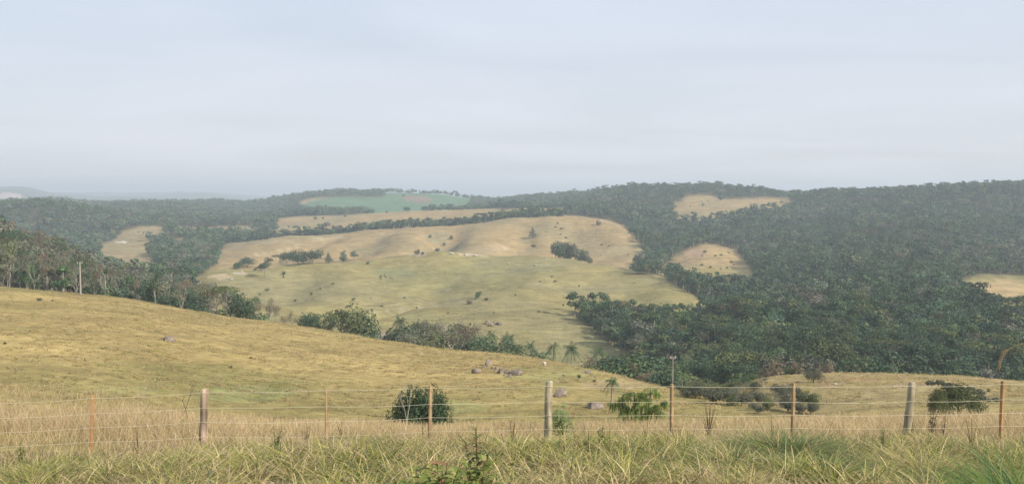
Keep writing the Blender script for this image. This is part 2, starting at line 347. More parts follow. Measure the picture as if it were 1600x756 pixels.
def limbs(geo, kind, h, lobes, rng, sides=6, r0=None, tr=0.45, m=0):
    """tapered trunk with limbs reaching into the boughs"""
    r0 = r0 or h*0.017; top = h*{'broad': .62, 'dome': .55, 'tall': .82, 'umbrella': .72, 'cone': .93, 'bush': .25, 'sparse': .6}.get(kind, .6)
    t = np.linspace(0, 1, 6); wob = rng.normal(0, h*0.012, (6, 2)); wob[0] = 0
    sp = np.stack([np.cumsum(wob[:, 0]), np.cumsum(wob[:, 1]), t*top-0.15], 1)
    geo.add(*tube(sp, r0*(1.25-0.85*t)*np.where(t == 0, 1.25, 1), sides), m=m)
    for lb in lobes[:9]:
        e = np.array(lb[:3]); f = rng.uniform(0.35, 0.9); s = np.array([np.interp(f, t, sp[:, q]) for q in range(3)])
        if s[2] > e[2]*0.95: f = 0.4; s = np.array([np.interp(f, t, sp[:, q]) for q in range(3)])
        mid = (s+e)/2+np.array([0, 0, -0.06*h])+rng.normal(0, 0.02*h, 3)
        q = np.linspace(0, 1, 4)[:, None]; P = (1-q)**2*s+2*q*(1-q)*mid+q*q*e
        geo.add(*tube(P, r0*0.5*(1-0.75*q[:, 0]), max(4, sides-2)), m=m)
def bare_branches(geo, h, rng, levels=4, r0=None, spread=0.55, sides=5, fork=0.3):
    """leafless tree: trunk forking again and again; returns twig ends"""
    r0 = r0 or h*0.02; ends = []
    def grow(p, d, ln, r, lv):
        n = 4; P = [p]; dd = d.copy()
        for i in range(n):
            dd = unit(dd+rng.normal(0, 0.13, 3)+np.array([0, 0, 0.05])); P.append(P[-1]+dd*ln/n)
        geo.add(*tube(P, np.linspace(r, r*0.62, n+1), sides if lv > 1 else 4))
        if lv == 0: ends.append(P[-1]); ends.append(P[-2]); return
        k = 2 if rng.random() < 0.45 else 3
        for i in range(k):
            a = rng.uniform(0, 6.28); s = np.array([math.cos(a), math.sin(a), 0.15])*spread
            f = P[-1] if i < 2 else P[-2]
            grow(f, unit(dd+s*rng.uniform(.7, 1.3)), ln*rng.uniform(0.58, 0.82), r*0.6, lv-1)
    grow(np.array([0, 0, -0.1]), np.array([rng.normal(0, .05), rng.normal(0, .05), 1.0]), h*fork, r0, levels)
    return np.array(ends)

GREENS = dict(dark=(0.072, 0.114, 0.058), mid=(0.094, 0.144, 0.064), olive=(0.138, 0.162, 0.068), grey=(0.165, 0.172, 0.118),
              brown=(0.20, 0.165, 0.11), light=(0.12, 0.16, 0.05), blue=(0.082, 0.134, 0.080))
def tint_n(rgb, n, rng, v=0.22):
    return np.repeat(np.asarray(rgb)*rng.uniform(1-v, 1+v, (n, 1))*rng.uniform(.94, 1.06, (n, 3)), 4, axis=0)
def proto_tree(kind, h, n, size, col, seed, sides=6, r0=None, bark=None, extra=None):
    """meshes (crown, trunk) of one tree"""
    rng = np.random.default_rng(seed); lb = make_lobes(kind, h, rng); g = Geo()
    P, Nn, k = lobes_points(lb, n, rng, 0.6 if kind in ('sparse',) else 0.72)
    V, Q = leaves(P, Nn, size, rng); lobv = rng.uniform(.8, 1.22, len(lb))[k]; ctr = np.array([0, 0, h*.4])
    g.add(V, Q, tint_n(GREENS[col], n, rng)*np.repeat(lobv, 4)[:, None], nrm=unit(Nn+.5*unit(P-ctr)+rng.normal(0, .22, (n, 3))))
    t = Geo(); limbs(t, kind, h, lb, rng, sides, r0)
    return g.mesh(kind+'_crown', [M_leaf]), t.mesh(kind+'_trunk', [bark or M_bark_dark], smooth=True)
def proto_bare(h, seed, col='grey', n=260, size=0.35, levels=4, spread=0.55, fork=0.3, r0=None, bark=None):
    rng = np.random.default_rng(seed); t = Geo(); ends = bare_branches(t, h, rng, levels, r0, spread, fork=fork)
    hz = ends[:, 2].max(); g = Geo()
    P = ends[rng.integers(0, len(ends), n)]+rng.normal(0, h*0.035, (n, 3)); V, Q = leaves(P, rng.normal(0, 1, (n, 3)), size, rng, 0, 0.35)
    g.add(V, Q, tint_n(GREENS[col], n, rng))
    return g.mesh('bare_crown', [M_leaf]), t.mesh('bare_trunk', [bark or M_bark], smooth=True)
def proto_palm(h, seed, fronds=16, fl=2.3, col='mid', trunk_r=0.14, droop=1.0, seg=9):
    rng = np.random.default_rng(seed); g = Geo(); top = np.array([rng.normal(0, .1), rng.normal(0, .1), h-fl*0.55])
    for i in range(fronds):
        a = i*2.4+rng.uniform(-.2, .2); el = rng.uniform(0.15, 1.25); ln = fl*rng.uniform(.8, 1.1); el = rng.uniform(-.25, 1.35)
        t = np.linspace(0, 1, seg); hd = np.array([math.cos(a), math.sin(a), 0])
        R = hd*(ln*math.cos(el)*t**0.95)[:, None]+np.array([0, 0, 1])*(ln*(math.sin(el)*t-(0.30+.45*math.cos(el))*droop*t**2))[:, None]+top
        side = np.cross(hd, [0, 0, 1]); w = ln*0.24*np.sin(np.pi*np.clip(t*0.86+0.12, 0, 1))**0.8
        g.add(*tube(R, np.linspace(.03, .008, seg), 4), tint=np.array(GREENS['light'])*1.2)
        for s in (-1, 1):
            for q in range(seg-1):
                for u in (0.0, 0.33, 0.66):
                    c = R[q]*(1-u)+R[q+1]*u; dd = R[q+1]-R[q]; ww = w[q]*(1-u)+w[q+1]*u
                    tip = c+side*s*ww+dd*0.9+np.array([0, 0, -ww*rng.uniform(.35, 1.0)])
                    V = [c, c+dd*0.20, tip+dd*.04, tip]
                    g.add(V, [[0, 1, 2, 3]], tint=np.array(GREENS[col])*rng.uniform(.75, 1.3))
    t = Geo(); z = np.linspace(-.1, top[2]+.1, 7); q = z/max(top[2], .1)
    t.add(*tube(np.stack([top[0]*q, top[1]*q, z], 1), np.linspace(trunk_r*1.25, trunk_r*.85, 7), 7))
    return g.mesh('palm_crown', [M_leaf]), t.mesh('palm_trunk', [M_bark], smooth=True)
def mtop(me):
    x = sorted(v.co.z for v in me.vertices); return x[int(len(x)*.985)]
def mrad(me):
    x = sorted(math.hypot(v.co.x, v.co.y) for v in me.vertices); return x[int(len(x)*.96)]
def put_tree(name, meshes, loc, s, label, cat='tree', group=None, rz=None, sz=None):
    o = empty(name, loc, label, cat, group, random.uniform(0, 6.28) if rz is None else rz)
    o.scale = (s, s, sz or s)
    c = link('crown', meshes[0], o); t = link('trunk', meshes[1], o)
    return o
random.seed(4)

# ------------------------------------------------------------------ ground cover regions
def inpoly(px, py, poly):
    inside = np.zeros(px.shape, bool); n = len(poly)
    for i in range(n):
        x1, y1 = poly[i]; x2, y2 = poly[(i+1) % n]
        if y1 == y2: continue
        c = ((y1 > py) != (y2 > py)) & (px < (x2-x1)*(py-y1)/(y2-y1)+x1); inside ^= c
    return inside
A_POLY = [(740,322),(800,328),(862,334),(950,342),(978,353),(995,376),(1010,398),(1004,416),(985,428),(1036,430),(1048,443),(1076,458),(1104,480),(1124,500),(1060,500),(1000,496),
          (940,492),(884,484),(898,498),(950,536),(986,560),(1010,640),(1900,640),(1900,250),(740,250)]
C1 = [(1052,318),(1075,306),(1100,304),(1140,312),(1190,309),(1234,309),(1240,322),(1170,330),(1110,345),(1056,346)]
C2 = [(1022,424),(1050,402),(1086,383),(1112,378),(1146,389),(1170,410),(1182,434),(1176,449),(1100,445),(1040,432)]
C3 = [(1498,446),(1524,431),(1900,428),(1900,512),(1650,508),(1590,503),(1540,488),(1506,466)]
F1 = [(156,424),(156,386),(192,363),(222,353),(258,353),(258,366),(234,372),(230,385),(233,400),(245,412),(262,440),(150,440)]
F2 = [(262,354),(330,354),(400,352),(400,361),(330,366),(262,362)]
F3 = [(233,373),(250,369),(292,374),(300,384),(262,380)]
def forest_at(x, y):
    """True where wood stands"""
    x = np.asarray(x, float); y = np.asarray(y, float); z = height(x, y); px, py = project(x, y, z); Y = y
    wob = ((vnoise(x, y, 35, 7)-0.5)*8+(vnoise(x, y, 13, 8)-0.5)*7)*np.clip(700/np.maximum(Y, 1), .3, 1); px = px+wob; py = py+wob*0.35
    f = np.zeros(x.shape, bool)
    f |= inpoly(px, py, A_POLY) & (Y > 195)
    f &= ~(inpoly(px, py, C1) & (Y > 1000)); f &= ~(inpoly(px, py, C2) & (Y > 540) & (Y < 900)); f &= ~(inpoly(px, py, C3) & (Y > 380) & (Y < 900))
    f &= ~((px > 1055) & (px < 1115) & (Y > 195) & (Y < 250))
    sil = np.interp(px, [-300, 0, 200, 300, 430], [236, 234, 228, 222, 216])
    f |= (px < 330) & (Y > sil) & (Y < 440)
    f |= (px < np.interp(Y, [500, 640, 760, 860, 980, 1110], [300, 300, 338, 342, 345, 360])) & (Y >= 440) & (Y < 1150)
    f |= (px < 430) & (Y >= 1150) & (Y < 1420)
    f |= (px < np.interp(Y, [1400, 1480, 1600, 1670, 1740, 1960, 2010, 2300], [440, 560, 585, 580, 470, 470, 600, 600])) & (Y >= 1400) & (Y < 2500)
    f |= (px > 340) & (px < 880) & (Y > 1030) & (Y < 1105)
    f |= (px > 640) & (px < 900) & (Y > 1420) & (Y < 1540)&(px>700-(Y-1420)*0.4)
    f |= (px > 590) & (px < 745) & (Y > 2170) & (Y < 2260)
    f |= (px > 735) & (px < 960) & (Y > 1700) & (Y < 2300)
    f &= ~((px > 800) & (px < 880) & (Y > 1130) & (Y < 1330))
    for p in (F1, F2, F3): f &= ~(inpoly(px, py, p) & (Y > 640) & (Y < 1420))
    return f
px_, py_ = project(XX, np.maximum(YY, 0.5), ZG)
front = (YY > 1) & (np.abs(XX) < YY*1.4)
FOR = np.zeros(XX.shape, bool); FOR[front] = forest_at(XX[front], YY[front]); FOR |= (~front) & (RR > 300)
big = fbm(XX, YY, 120, 21); med = fbm(XX, YY, 22, 25); sml = fbm(XX, YY, 5, 29)
def C3f(a): return np.array(a, float)[None, None]
dry = C3f((0.35, 0.268, 0.112)); pinkish = C3f((0.325, 0.236, 0.118)); olive = C3f((0.25, 0.215, 0.084)); green = C3f((0.18, 0.178, 0.064)); soil = C3f((0.50, 0.35, 0.22))
def mixc(a, b, t): return a*(1-t[..., None])+b*t[..., None]
colr = dry+np.zeros(XX.shape+(3,))
colr = mixc(colr, olive, sstep(.42, .62, big)*0.7)
near = 1-sstep(250, 300, RR)
colr = mixc(colr, green, sstep(.50, .64, fbm(XX, YY*.7, 34, 33)*.6+med*.4)*0.65*near)
mid = sstep(260, 300, YY)*(1-sstep(690, 740, YY))              # lower green-gold field
colr = mixc(colr, olive+0.01, mid*0.85); colr = mixc(colr, green+0.03, mid*sstep(.5, .68, big)*.25)
up = sstep(700, 760, YY); colr = mixc(colr, pinkish, up*0.85)
gf = inpoly(px_, py_, [(460,332),(470,320),(495,311),(560,304),(600,301),(690,302),(745,312),(735,320),(700,331),(640,336),(560,336)]) & (YY > 1650) & (YY < 2300)
colr = np.where(gf[..., None], C3f((0.11, 0.185, 0.10)), colr)
gf |= (px_ > 450) & (px_ < 745) & (YY > 1690) & (YY < 2260) & ~FOR
gs = inpoly(px_, py_, [(625,307),(660,306),(678,311),(668,318),(640,315)]) & (YY > 1800) & (YY < 2250)
colr = np.where(gs[..., None], C3f((0.23, 0.17, 0.13)), colr)
# bare earth cuts and pale tracks
def patch(px, py, rx, ry, y0, y1, col, amt=1.0):
    global colr
    d = ((px_-px)/rx)**2+((py_-py)/ry)**2+(sml-0.5)*1.2+(med-.5)*.8; t = (1-sstep(0.5, 1.1, d))*((YY > y0) & (YY < y1))*amt; colr = mixc(colr, C3f(col), t)
for a in [(1345,592,40,2.6,90,150,(0.50,0.27,0.15)),(1300,600,26,4,90,150,(0.46,0.30,0.18)),(1232,604,26,5,90,150,(0.36,0.27,0.19)),(1420,602,50,5,90,150,(0.34,0.25,0.16)),
          (345,432,24,4.5,500,690,(0.56,0.42,0.27),.8),(375,427,14,2.2,500,690,(0.55,0.45,0.32),.8),(310,446,16,5,450,690,(0.40,0.32,0.24)),(740,398,34,2.6,560,760,(0.56,0.43,0.29),.8),
          (770,388,30,8,730,900,(0.46,0.34,0.22),.5),(650,397,16,2,600,760,(0.5,0.4,0.28),.8),(605,489,14,3,380,480,(0.33,0.25,0.17),.8),(600,527,30,9,300,400,(0.34,0.27,0.20),.9),
          (700,395,30,10,720,900,(0.25,0.23,0.13),.5),(685,372,22,11,760,1000,(0.24,0.23,0.14),.55),(620,425,40,14,450,660,(0.21,0.22,0.11),.55),(700,466,70,4.5,430,560,(0.25,0.22,0.12),.55),
          (660,495,40,10,300,430,(0.27,0.25,0.12),.5),(1085,395,20,9,600,880,(0.42,0.28,0.18),.7),(1565,452,60,15,380,800,(0.46,0.33,0.17),.8),(160,408,14,1.5,600,1000,(0.6,0.55,0.46)),(190,378,12,1.5,800,1150,(0.6,0.55,0.46)),
          (960,600,60,9,80,150,(0.36,0.28,0.16),.7),(380,615,80,14,50,130,(0.22,0.23,0.095),.7),(200,610,70,10,50,130,(0.24,0.24,0.10),.5),(700,635,60,12,50,130,(0.25,0.25,0.10),.6),(860,585,90,14,70,150,(0.27,0.255,0.105),.6),(1080,585,40,9,150,260,(0.20,0.22,0.08),1),(410,496,22,4,200,420,(0.16,0.22,0.07),1),(820,555,150,12,240,400,(0.26,0.26,0.11),.6),(960,535,60,30,240,420,(0.25,0.25,0.10),.6),(12,306,26,6,3500,5200,(0.5,0.38,0.32),1)]:
    patch(*a)
# faint foot-worn cattle tracks over the mid field
for (x0, y0, x1, y1) in [(560,490,760,470),(400,380,600,364),(390,400,470,384)]:
    t = np.clip(((px_-x0)*(x1-x0)+(py_-y0)*(y1-y0))/((x1-x0)**2+(y1-y0)**2), 0, 1); d = np.hypot(px_-x0-t*(x1-x0), (py_-y0-t*(y1-y0))*2)
    colr = mixc(colr, C3f((0.48, 0.40, 0.26)), (1-sstep(1.2, 3.2, d))*((YY > 330) & (YY < 1000))*.55)
rise = sstep(80, 95, YY)*(1-sstep(150, 170, YY))*sstep(1120, 1180, px_); colr = mixc(colr, C3f((0.30, 0.235, 0.125)), rise*.6*sstep(.3, .6, med+.1))
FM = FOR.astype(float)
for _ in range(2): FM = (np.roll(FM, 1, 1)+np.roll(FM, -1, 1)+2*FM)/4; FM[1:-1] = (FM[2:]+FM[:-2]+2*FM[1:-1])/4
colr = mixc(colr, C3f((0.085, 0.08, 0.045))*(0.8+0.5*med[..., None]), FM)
farc = sstep(2600, 3400, RR); colr = mixc(colr, C3f((0.10, 0.11, 0.06))*(0.7+0.7*big[..., None]), farc*(1-(colr[..., 0] > .45)))
near0 = 1-sstep(17, 24, RR); colr = mixc(colr, C3f((0.13, 0.12, 0.055)), near0)
road = 1-sstep(2.6, 3.4, RR)
colr = mixc(colr, C3f((0.24, 0.215, 0.12)), (YY > 260)*sstep(.5, .66, fbm(XX, YY, 60, 44))*.45*(~FOR)*(1-gf)*(1-farc)); colr *= (0.80+0.30*sml+.22*(fbm(XX, YY*2.0, 14, 48)-.4))[..., None]
V = np.stack([XX, YY, ZG], -1).reshape(-1, 3); NT = TH.size
i = np.arange(NR-1)[:, None]*NT; k = np.arange(NT)[None]; k2 = (k+1) % NT
Q = np.stack([i+k, i+NT+k, i+NT+k2, i+k2], -1).reshape(-1, 4)[:, ::-1]
M_ground = mat('pasture_ground', None, 0.95, attr='tint', noise=[(0.9, 0.80, 1.2, I3), (0.12, 0.82, 1.18, (1, 2.2, 1)), (0.03, 0.9, 1.1, I3)], spec=0.05)
_l = [x_ for x_ in M_ground.node_tree.nodes['Principled BSDF'].inputs['Base Color'].links][0].from_socket
_t = M_ground.node_tree; _c = N(_t, 'ShaderNodeTexCoord'); _m = N(_t, 'ShaderNodeMapping'); _m.inputs['Scale'].default_value = (.035, .035, 1.1); _t.links.new(_c.outputs['Object'], _m.inputs[0])
_n = N(_t, 'ShaderNodeTexNoise'); _n.inputs['Scale'].default_value = 1.0; _n.inputs['Detail'].default_value = 5; _n.inputs['Roughness'].default_value = .6; _t.links.new(_m.outputs[0], _n.inputs['Vector'])
_r = N(_t, 'ShaderNodeMapRange'); _r.inputs[1].default_value = .3; _r.inputs[2].default_value = .7; _r.inputs[3].default_value = .85; _r.inputs[4].default_value = 1.14; _t.links.new(_n.outputs[0], _r.inputs[0])
_x = N(_t, 'ShaderNodeMix', data_type='RGBA', blend_type='MULTIPLY'); _x.inputs[0].default_value = 1; _t.links.new(_l, _x.inputs[6]); _t.links.new(_r.outputs[0], _x.inputs[7]); _t.links.new(_x.outputs[2], _t.nodes['Principled BSDF'].inputs['Base Color'])
# soft hummocks as a bump
t_ = M_ground.node_tree; co = N(t_, 'ShaderNodeTexCoord'); nn = N(t_, 'ShaderNodeTexNoise'); nn.inputs['Scale'].default_value = 0.22; nn.inputs['Detail'].default_value = 6; nn.inputs['Roughness'].default_value = 0.65
t_.links.new(co.outputs['Object'], nn.inputs['Vector']); bp = N(t_, 'ShaderNodeBump'); bp.inputs['Strength'].default_value = 0.6; bp.inputs['Distance'].default_value = 1.2
t_.links.new(nn.outputs[0], bp.inputs['Height']); t_.links.new(bp.outputs[0], t_.nodes['Principled BSDF'].inputs['Normal'])
ground = link('ground', mesh('ground', V, Q, [M_ground], colr.reshape(-1, 3), smooth=True)); ground['kind'] = 'structure'
# little disc closing the hole under the viewer
a = TH; g = Geo(); Vd = np.concatenate([np.stack([XX[0], YY[0], ZG[0]], -1), [[0, 0, ZG[0].mean()]]])
gm = mesh('verge', Vd, np.stack([np.arange(NT), (np.arange(NT)+1) % NT, np.full(NT, NT)], -1)[:, ::-1], [M_ground], (0.15, 0.13, 0.07)); v_ = link('verge', gm); v_['kind'] = 'structure'

# ------------------------------------------------------------------ haze
def build_haze():
    x0, x1, y0, y1, z0, z1 = -14500, 14500, -14500, 14500, float(ZG.min())-1.0, float(ZG.max())+24.0
    V = [(x, y, z) for z in (z0, z1) for y in (y0, y1) for x in (x0, x1)]
    me = bpy.data.meshes.new('haze'); me.from_pydata(V, [], [(0, 2, 3, 1), (4, 5, 7, 6), (0, 1, 5, 4), (2, 6, 7, 3), (0, 4, 6, 2), (1, 3, 7, 5)])
    m = bpy.data.materials.new('haze'); m.use_nodes = True; t = m.node_tree; t.nodes.clear()
    o = N(t, 'ShaderNodeOutputMaterial'); v = N(t, 'ShaderNodeVolumePrincipled'); v.inputs['Density'].default_value = 0.00026
    v.inputs['Color'].default_value = (0.80, 0.91, 1.0, 1); v.inputs['Anisotropy'].default_value = 0.1
    t.links.new(v.outputs[0], o.inputs['Volume']); me.materials.append(m)
    h = link('haze', me); h['kind'] = 'stuff'; tag(h, 'pale blue haze filling the air over the hills', 'haze')
build_haze()

# ------------------------------------------------------------------ woods
random.seed(9)
PT = {}
PT['tall'] = [proto_tree('tall', 12, 900, 0.62, c, s, bark=b) for c, s, b in (('dark', 1, M_bark), ('mid', 2, M_bark), ('olive', 3, M_bark), ('blue', 4, M_bark))]
PT['broad'] = [proto_tree('broad', 10, 1200, 0.62, c, s) for c, s in (('dark', 11), ('mid', 12), ('olive', 13), ('blue', 14))]
PT['umbrella'] = [proto_tree('umbrella', 11, 700, 0.60, c, s, bark=M_bark) for c, s in (('dark', 21), ('olive', 22))]
PT['bare'] = [proto_bare(12, s, c, n, 0.42, r0=0.12) for s, c, n in ((31, 'grey', 900), (32, 'brown', 1100), (33, 'grey', 400), (34, 'olive', 500))]
PT['sparse'] = [proto_tree('sparse', 12, 800, 0.5, c, s, bark=M_bark, r0=.11) for c, s in (('grey', 41), ('brown', 42), ('grey', 43))]
PT['barebig'] = [proto_bare(12, s, 'grey', 60, 0.35, r0=0.18, fork=.36, bark=M_bark) for s in (36, 37)]
# low-detail copies merged into the one far wood
def low(kind, h, n, size, col, seed, trunk=True):
    rng = np.random.default_rng(seed); g = Geo()
    if kind == 'bare':
        ends = bare_branches(g, h, rng, 3, h*.02, .55, sides=4); g.M = [m*0+1 for m in g.M]
        P = ends[rng.integers(0, len(ends), n)]+rng.normal(0, h*.06, (n, 3)); V, Q = leaves(P, rng.normal(0, 1, (n, 3)), size, rng, 0, .5); g.add(V, Q, tint_n(GREENS[col], n, rng), 0)
    else:
        lb = make_lobes(kind, h, rng); P, Nn, k = lobes_points(lb, n, rng); V, Q = leaves(P, Nn, size, rng, asp=1.0)
        g.add(V, Q, tint_n(GREENS[col], n, rng)*np.repeat(rng.uniform(.8, 1.2, len(lb))[k], 4)[:, None], 0, unit(Nn+.6*unit(P-np.array([0, 0, h*.35]))+rng.normal(0, .2, (n, 3))))
        if trunk: g.add(*tube([(0, 0, -.5), (0.1, 0, h*.35), (.2, .1, h*.75)], [h*.022, h*.017, h*.008], 4), m=1)
    return g.arrays()+(np.concatenate(g.NN),)
LOWS = {}
def lows(tier, n, sz, tr):
    LOWS[tier] = [low('tall', 12, n, sz, 'dark', 1, tr), low('tall', 12, n, sz, 'mid', 2, tr), low('broad', 10, n, sz, 'dark', 3, tr), low('broad', 10, n, sz, 'olive', 4, tr), low('broad', 10, n, sz, 'blue', 5, tr), low('broad', 9, n, sz, 'mid', 8, tr),
                  low('umbrella', 11, int(n*.7), sz, 'dark', 6, tr), low('bare', 11, int(n*.35), sz*.7, 'grey', 7), low('tall', 12, n, sz, 'grey', 9, tr), low('dome', 8, n, sz, 'dark', 10, tr)]
lows(0, 420, 0.85, True); lows(1, 170, 1.25, True); lows(2, 80, 1.9, False)
PROB = np.array([.13, .13, .18, .10, .13, .13, .07, .02, .02, .08]); PROB /= PROB.sum()

def scatter(y0, y1, a0, a1, step, rng):
    """jittered grid of places, spacing growing with distance"""
    out = []; y = y0
    while y < y1:
        s = step(y); n = int((a1-a0)*y/s)
        x = (a0+(np.arange(n)+rng.uniform(0, 1, n))*(a1-a0)/n)*y; yy = y+rng.uniform(-.5, .5, n)*s
        out.append(np.stack([x, yy], 1)); y += s*0.92
    return np.concatenate(out)
rng = np.random.default_rng(77)
S = scatter(200, 2500, -0.74, 0.74, lambda y: 5.6 if y < 520 else 5.6+(y-520)*0.0055, rng)
S = S[forest_at(S[:, 0], S[:, 1])]
z = height(S[:, 0], S[:, 1]); r = np.hypot(S[:, 0], S[:, 1]); pxs, pys = project(S[:, 0], S[:, 1], z)
hgt = rng.uniform(7.5, 13, len(S))*np.where(vnoise(S[:, 0], S[:, 1], 45, 40) > .6, 1.12, .92)
hgt *= np.interp(r, [900, 1500], [1.0, .95])
left = (pxs < 340) & (S[:, 1] < 450)
hgt = np.where(left, hgt*np.interp(pxs, [0, 120, 220, 330], [1.30, 1.2, .95, .70]), hgt)
strip = (pxs > 360) & (S[:, 1] > 1020) & (S[:, 1] < 1110); hgt = np.where(strip, hgt*1.05, hgt)
tong = (pxs > 885) & (pxs < 1140) & (S[:, 1] > 350) & (S[:, 1] < 520); hgt = np.where(tong, hgt*np.interp(pxs, [900, 1060, 1130], [.85, .72, .66]), hgt)
cl = (pxs > 1180) & (S[:, 1] < 240); hgt = np.where(cl, hgt*.8, hgt)
topv = (z+hgt-CZ)/r; vis = topv > seen_slope(S[:, 0], S[:, 1])-0.001
S, z, r, pxs, pys, hgt, left, topv = [a_[vis] for a_ in (S, z, r, pxs, pys, hgt, left, topv)]
app = hgt/r
inframe = (pxs > -5) & (pxs < 1605)
clear = (z+hgt*0.55-CZ)/r > seen_slope(S[:, 0], S[:, 1])
score = np.where(inframe & clear, app, 0); NIND = 262
ind = np.argsort(-score)[:NIND]; isind = np.zeros(len(S), bool); isind[ind] = True
lab = {'tall': 'slender pale trunked tree', 'broad': 'dense dark green tree', 'umbrella': 'flat topped spreading tree', 'bare': 'leafless grey tree', 'sparse': 'thin crowned brownish grey tree'}
for j in ind:
    if left[j]: kd = rng.choice(['tall', 'broad', 'umbrella', 'bare', 'sparse'], p=[.10, .05, .05, .45, .35] if pxs[j] < 150 else [.16, .20, .05, .36, .23])
    else: kd = rng.choice(['tall', 'broad', 'umbrella', 'bare'], p=[.30, .48, .13, .09])
    vi = int(rng.integers(0, len(PT[kd])-(1 if kd == 'bare' and left[j] else 0))); m_ = PT[kd][vi]
    q_ = pxs[j]
    if left[j]: where = 'in the left wood '+('at the left edge of the view' if q_ < 60 else 'just left of the utility pole' if q_ < 127 else 'just right of the utility pole' if q_ < 205 else 'where the left wood thins out')
    else: where = 'in the valley forest '+('beside the point of the gold field' if q_ < 1012 else 'behind the far slim pole' if q_ < 1140 else 'behind the lone round tree' if q_ < 1325 else 'above the bare earth on the rise' if q_ < 1430 else 'above the leaning post' if q_ < 1515 else 'at the right edge of the view')
    _unused = ('in the wood behind the left grassy hillside' if left[j] else 'in the forest in the valley beyond the right field')
    tone = {('tall', 2): 'olive ', ('bare', 1): 'brownish ', ('broad', 2): 'olive '}.get((kd, vi), '')
    l_ = lab[kd].replace('dark green', 'olive') if (kd, vi) == ('broad', 2) else lab[kd]
    base_h = {'tall': 12, 'broad': 10, 'umbrella': 11, 'bare': 11, 'sparse': 12}[kd]
    put_tree({'bare': 'bare_tree'}.get(kd, 'forest_tree'), m_, (S[j, 0], S[j, 1], z[j]), hgt[j]/base_h*(.72 if left[j] else 1.0), sz=hgt[j]/base_h, label= l_+' '+where, cat='tree', group=l_+'s '+where)
g = Geo(); rest = np.where(~isind)[0]; kinds = rng.choice(10, len(rest), p=PROB)
# grey, half bare kinds are commoner in some stands
gz = fbm(S[rest, 0], S[rest, 1], 80, 60); kinds = np.where((gz > .62) & (rng.random(len(rest)) < .12), 8, kinds)
kinds = np.where(left[rest] & (rng.random(len(rest)) < .5), rng.choice([7, 8], len(rest)), kinds)
tier = np.where(r[rest] < 480, 0, np.where(r[rest] < 1050, 1, 2))
nq = 0
for tr_ in (0, 1, 2):
    for kd in range(10):
        q = rest[(kinds == kd) & (tier == tr_)]
        if not len(q): continue
        Vp, Qp, Tp, Mp, Np = LOWS[tr_][kd]; n = len(q); th = rng.uniform(0, 6.28, n); s = hgt[q]/11.0; wd = s*rng.uniform(.9, 1.3, n)*np.interp(r[q], [600, 1500], [1.0, 1.25])
        c, s_ = np.cos(th)[:, None]*wd[:, None], np.sin(th)[:, None]*wd[:, None]
        X = Vp[None, :, 0]*c-Vp[None, :, 1]*s_+S[q, 0][:, None]; Y = Vp[None, :, 0]*s_+Vp[None, :, 1]*c+S[q, 1][:, None]; Z = Vp[None, :, 2]*s[:, None]+z[q][:, None]
        Vv = np.stack([X, Y, Z], -1).reshape(-1, 3); Qq = (Qp[None]+np.arange(n)[:, None, None]*len(Vp)).reshape(-1, 4)
        tv = rng.uniform(.72, 1.35, (n, 1, 1))*rng.uniform(.92, 1.1, (n, 1, 3)); T = (Tp[None]*tv).reshape(-1, 3)
        c1, s1 = np.cos(th)[:, None], np.sin(th)[:, None]; NW = np.stack([Np[None, :, 0]*c1-Np[None, :, 1]*s1, Np[None, :, 0]*s1+Np[None, :, 1]*c1, np.broadcast_to(Np[None, :, 2], (n, len(Np)))], -1).reshape(-1, 3); g.NN.append(NW)
        g.V.append(Vv); g.Q.append(Qq+g.n); g.n += len(Vv); g.T.append(T); g.M.append(np.tile(Mp, n)); nq += len(Qq)
wood = link('forest', g.mesh('forest', [M_wood_leaf, M_bark])); tag(wood, 'dense mixed woodland covering the hills and far valleys', 'forest', kind='stuff')
print('forest trees', len(S), 'quads', nq)

# ------------------------------------------------------------------ lone trees, valley trees, palms, shrubs
def lone(name, kind, vi, px, py, y0, y1, topy, label, cat='tree', group=None, wide=1.0, mset=None, hb=None):
    """tree whose foot is seen at (px, py) and whose top reaches topy"""
    p = spot(px, py, y0, y1); hh = (py-topy)/F_PX*p.y
    m_ = mset or PT[kind][vi]; base = max(mtop(m_[0]), mtop(m_[1]))
    s = hh/base; o = put_tree(name, m_, p-Vector((0, 0, .1)), s*wide, label, cat, group, sz=s)
    return o
dome = proto_tree('dome', 10, 2200, 0.6, 'blue', 51); cone = proto_tree('cone', 10, 900, 0.6, 'blue', 52); cone2 = proto_tree('cone', 10, 800, 0.6, 'dark', 53)
bushes = [proto_tree('bush', 10, 1300, 0.75, c, s) for c, s in (('dark', 61), ('olive', 62), ('grey', 63), ('mid', 64), ('brown', 65))]
MT = 'in the row on the crest of the middle field'
lone('broad_tree', 'broad', 0, 387, 418, 560, 760, 402, 'low dark tree at the left end of the row on the middle field', mset=bushes[0], wide=1.15)
lone('broad_tree', 'broad', 3, 372, 420, 560, 760, 409, 'small dark bushy tree farthest left of the middle field row', mset=bushes[3], wide=1.2)
lone('tree', 'tall', 0, 415, 434, 520, 640, 403, 'tall tree with bare pale trunk standing in front of the middle field row', wide=1.55)
lone('tree', 'umbrella', 0, 431, 415, 560, 760, 398, 'thin open flat topped tree just left of the big dome tree', wide=.9)
lone('dome_tree', 'dome', 0, 466, 413, 600, 760, 390, 'largest round dome tree in the middle field row', mset=dome, hb=9.6, wide=1.15)
lone('dome_tree', 'dome', 0, 448, 413, 600, 760, 394, 'round dark tree touching the left side of the large dome tree', mset=bushes[0], hb=9, wide=.9)
lone('broad_tree', 'broad', 0, 488, 412, 600, 760, 391, 'round dark tree just right of the large dome tree', mset=bushes[0], wide=.95)
lone('conical_tree', 'cone', 0, 513, 411, 600, 760, 395, 'small pointed conical tree on the middle field crest', mset=cone, hb=10, wide=1.25)
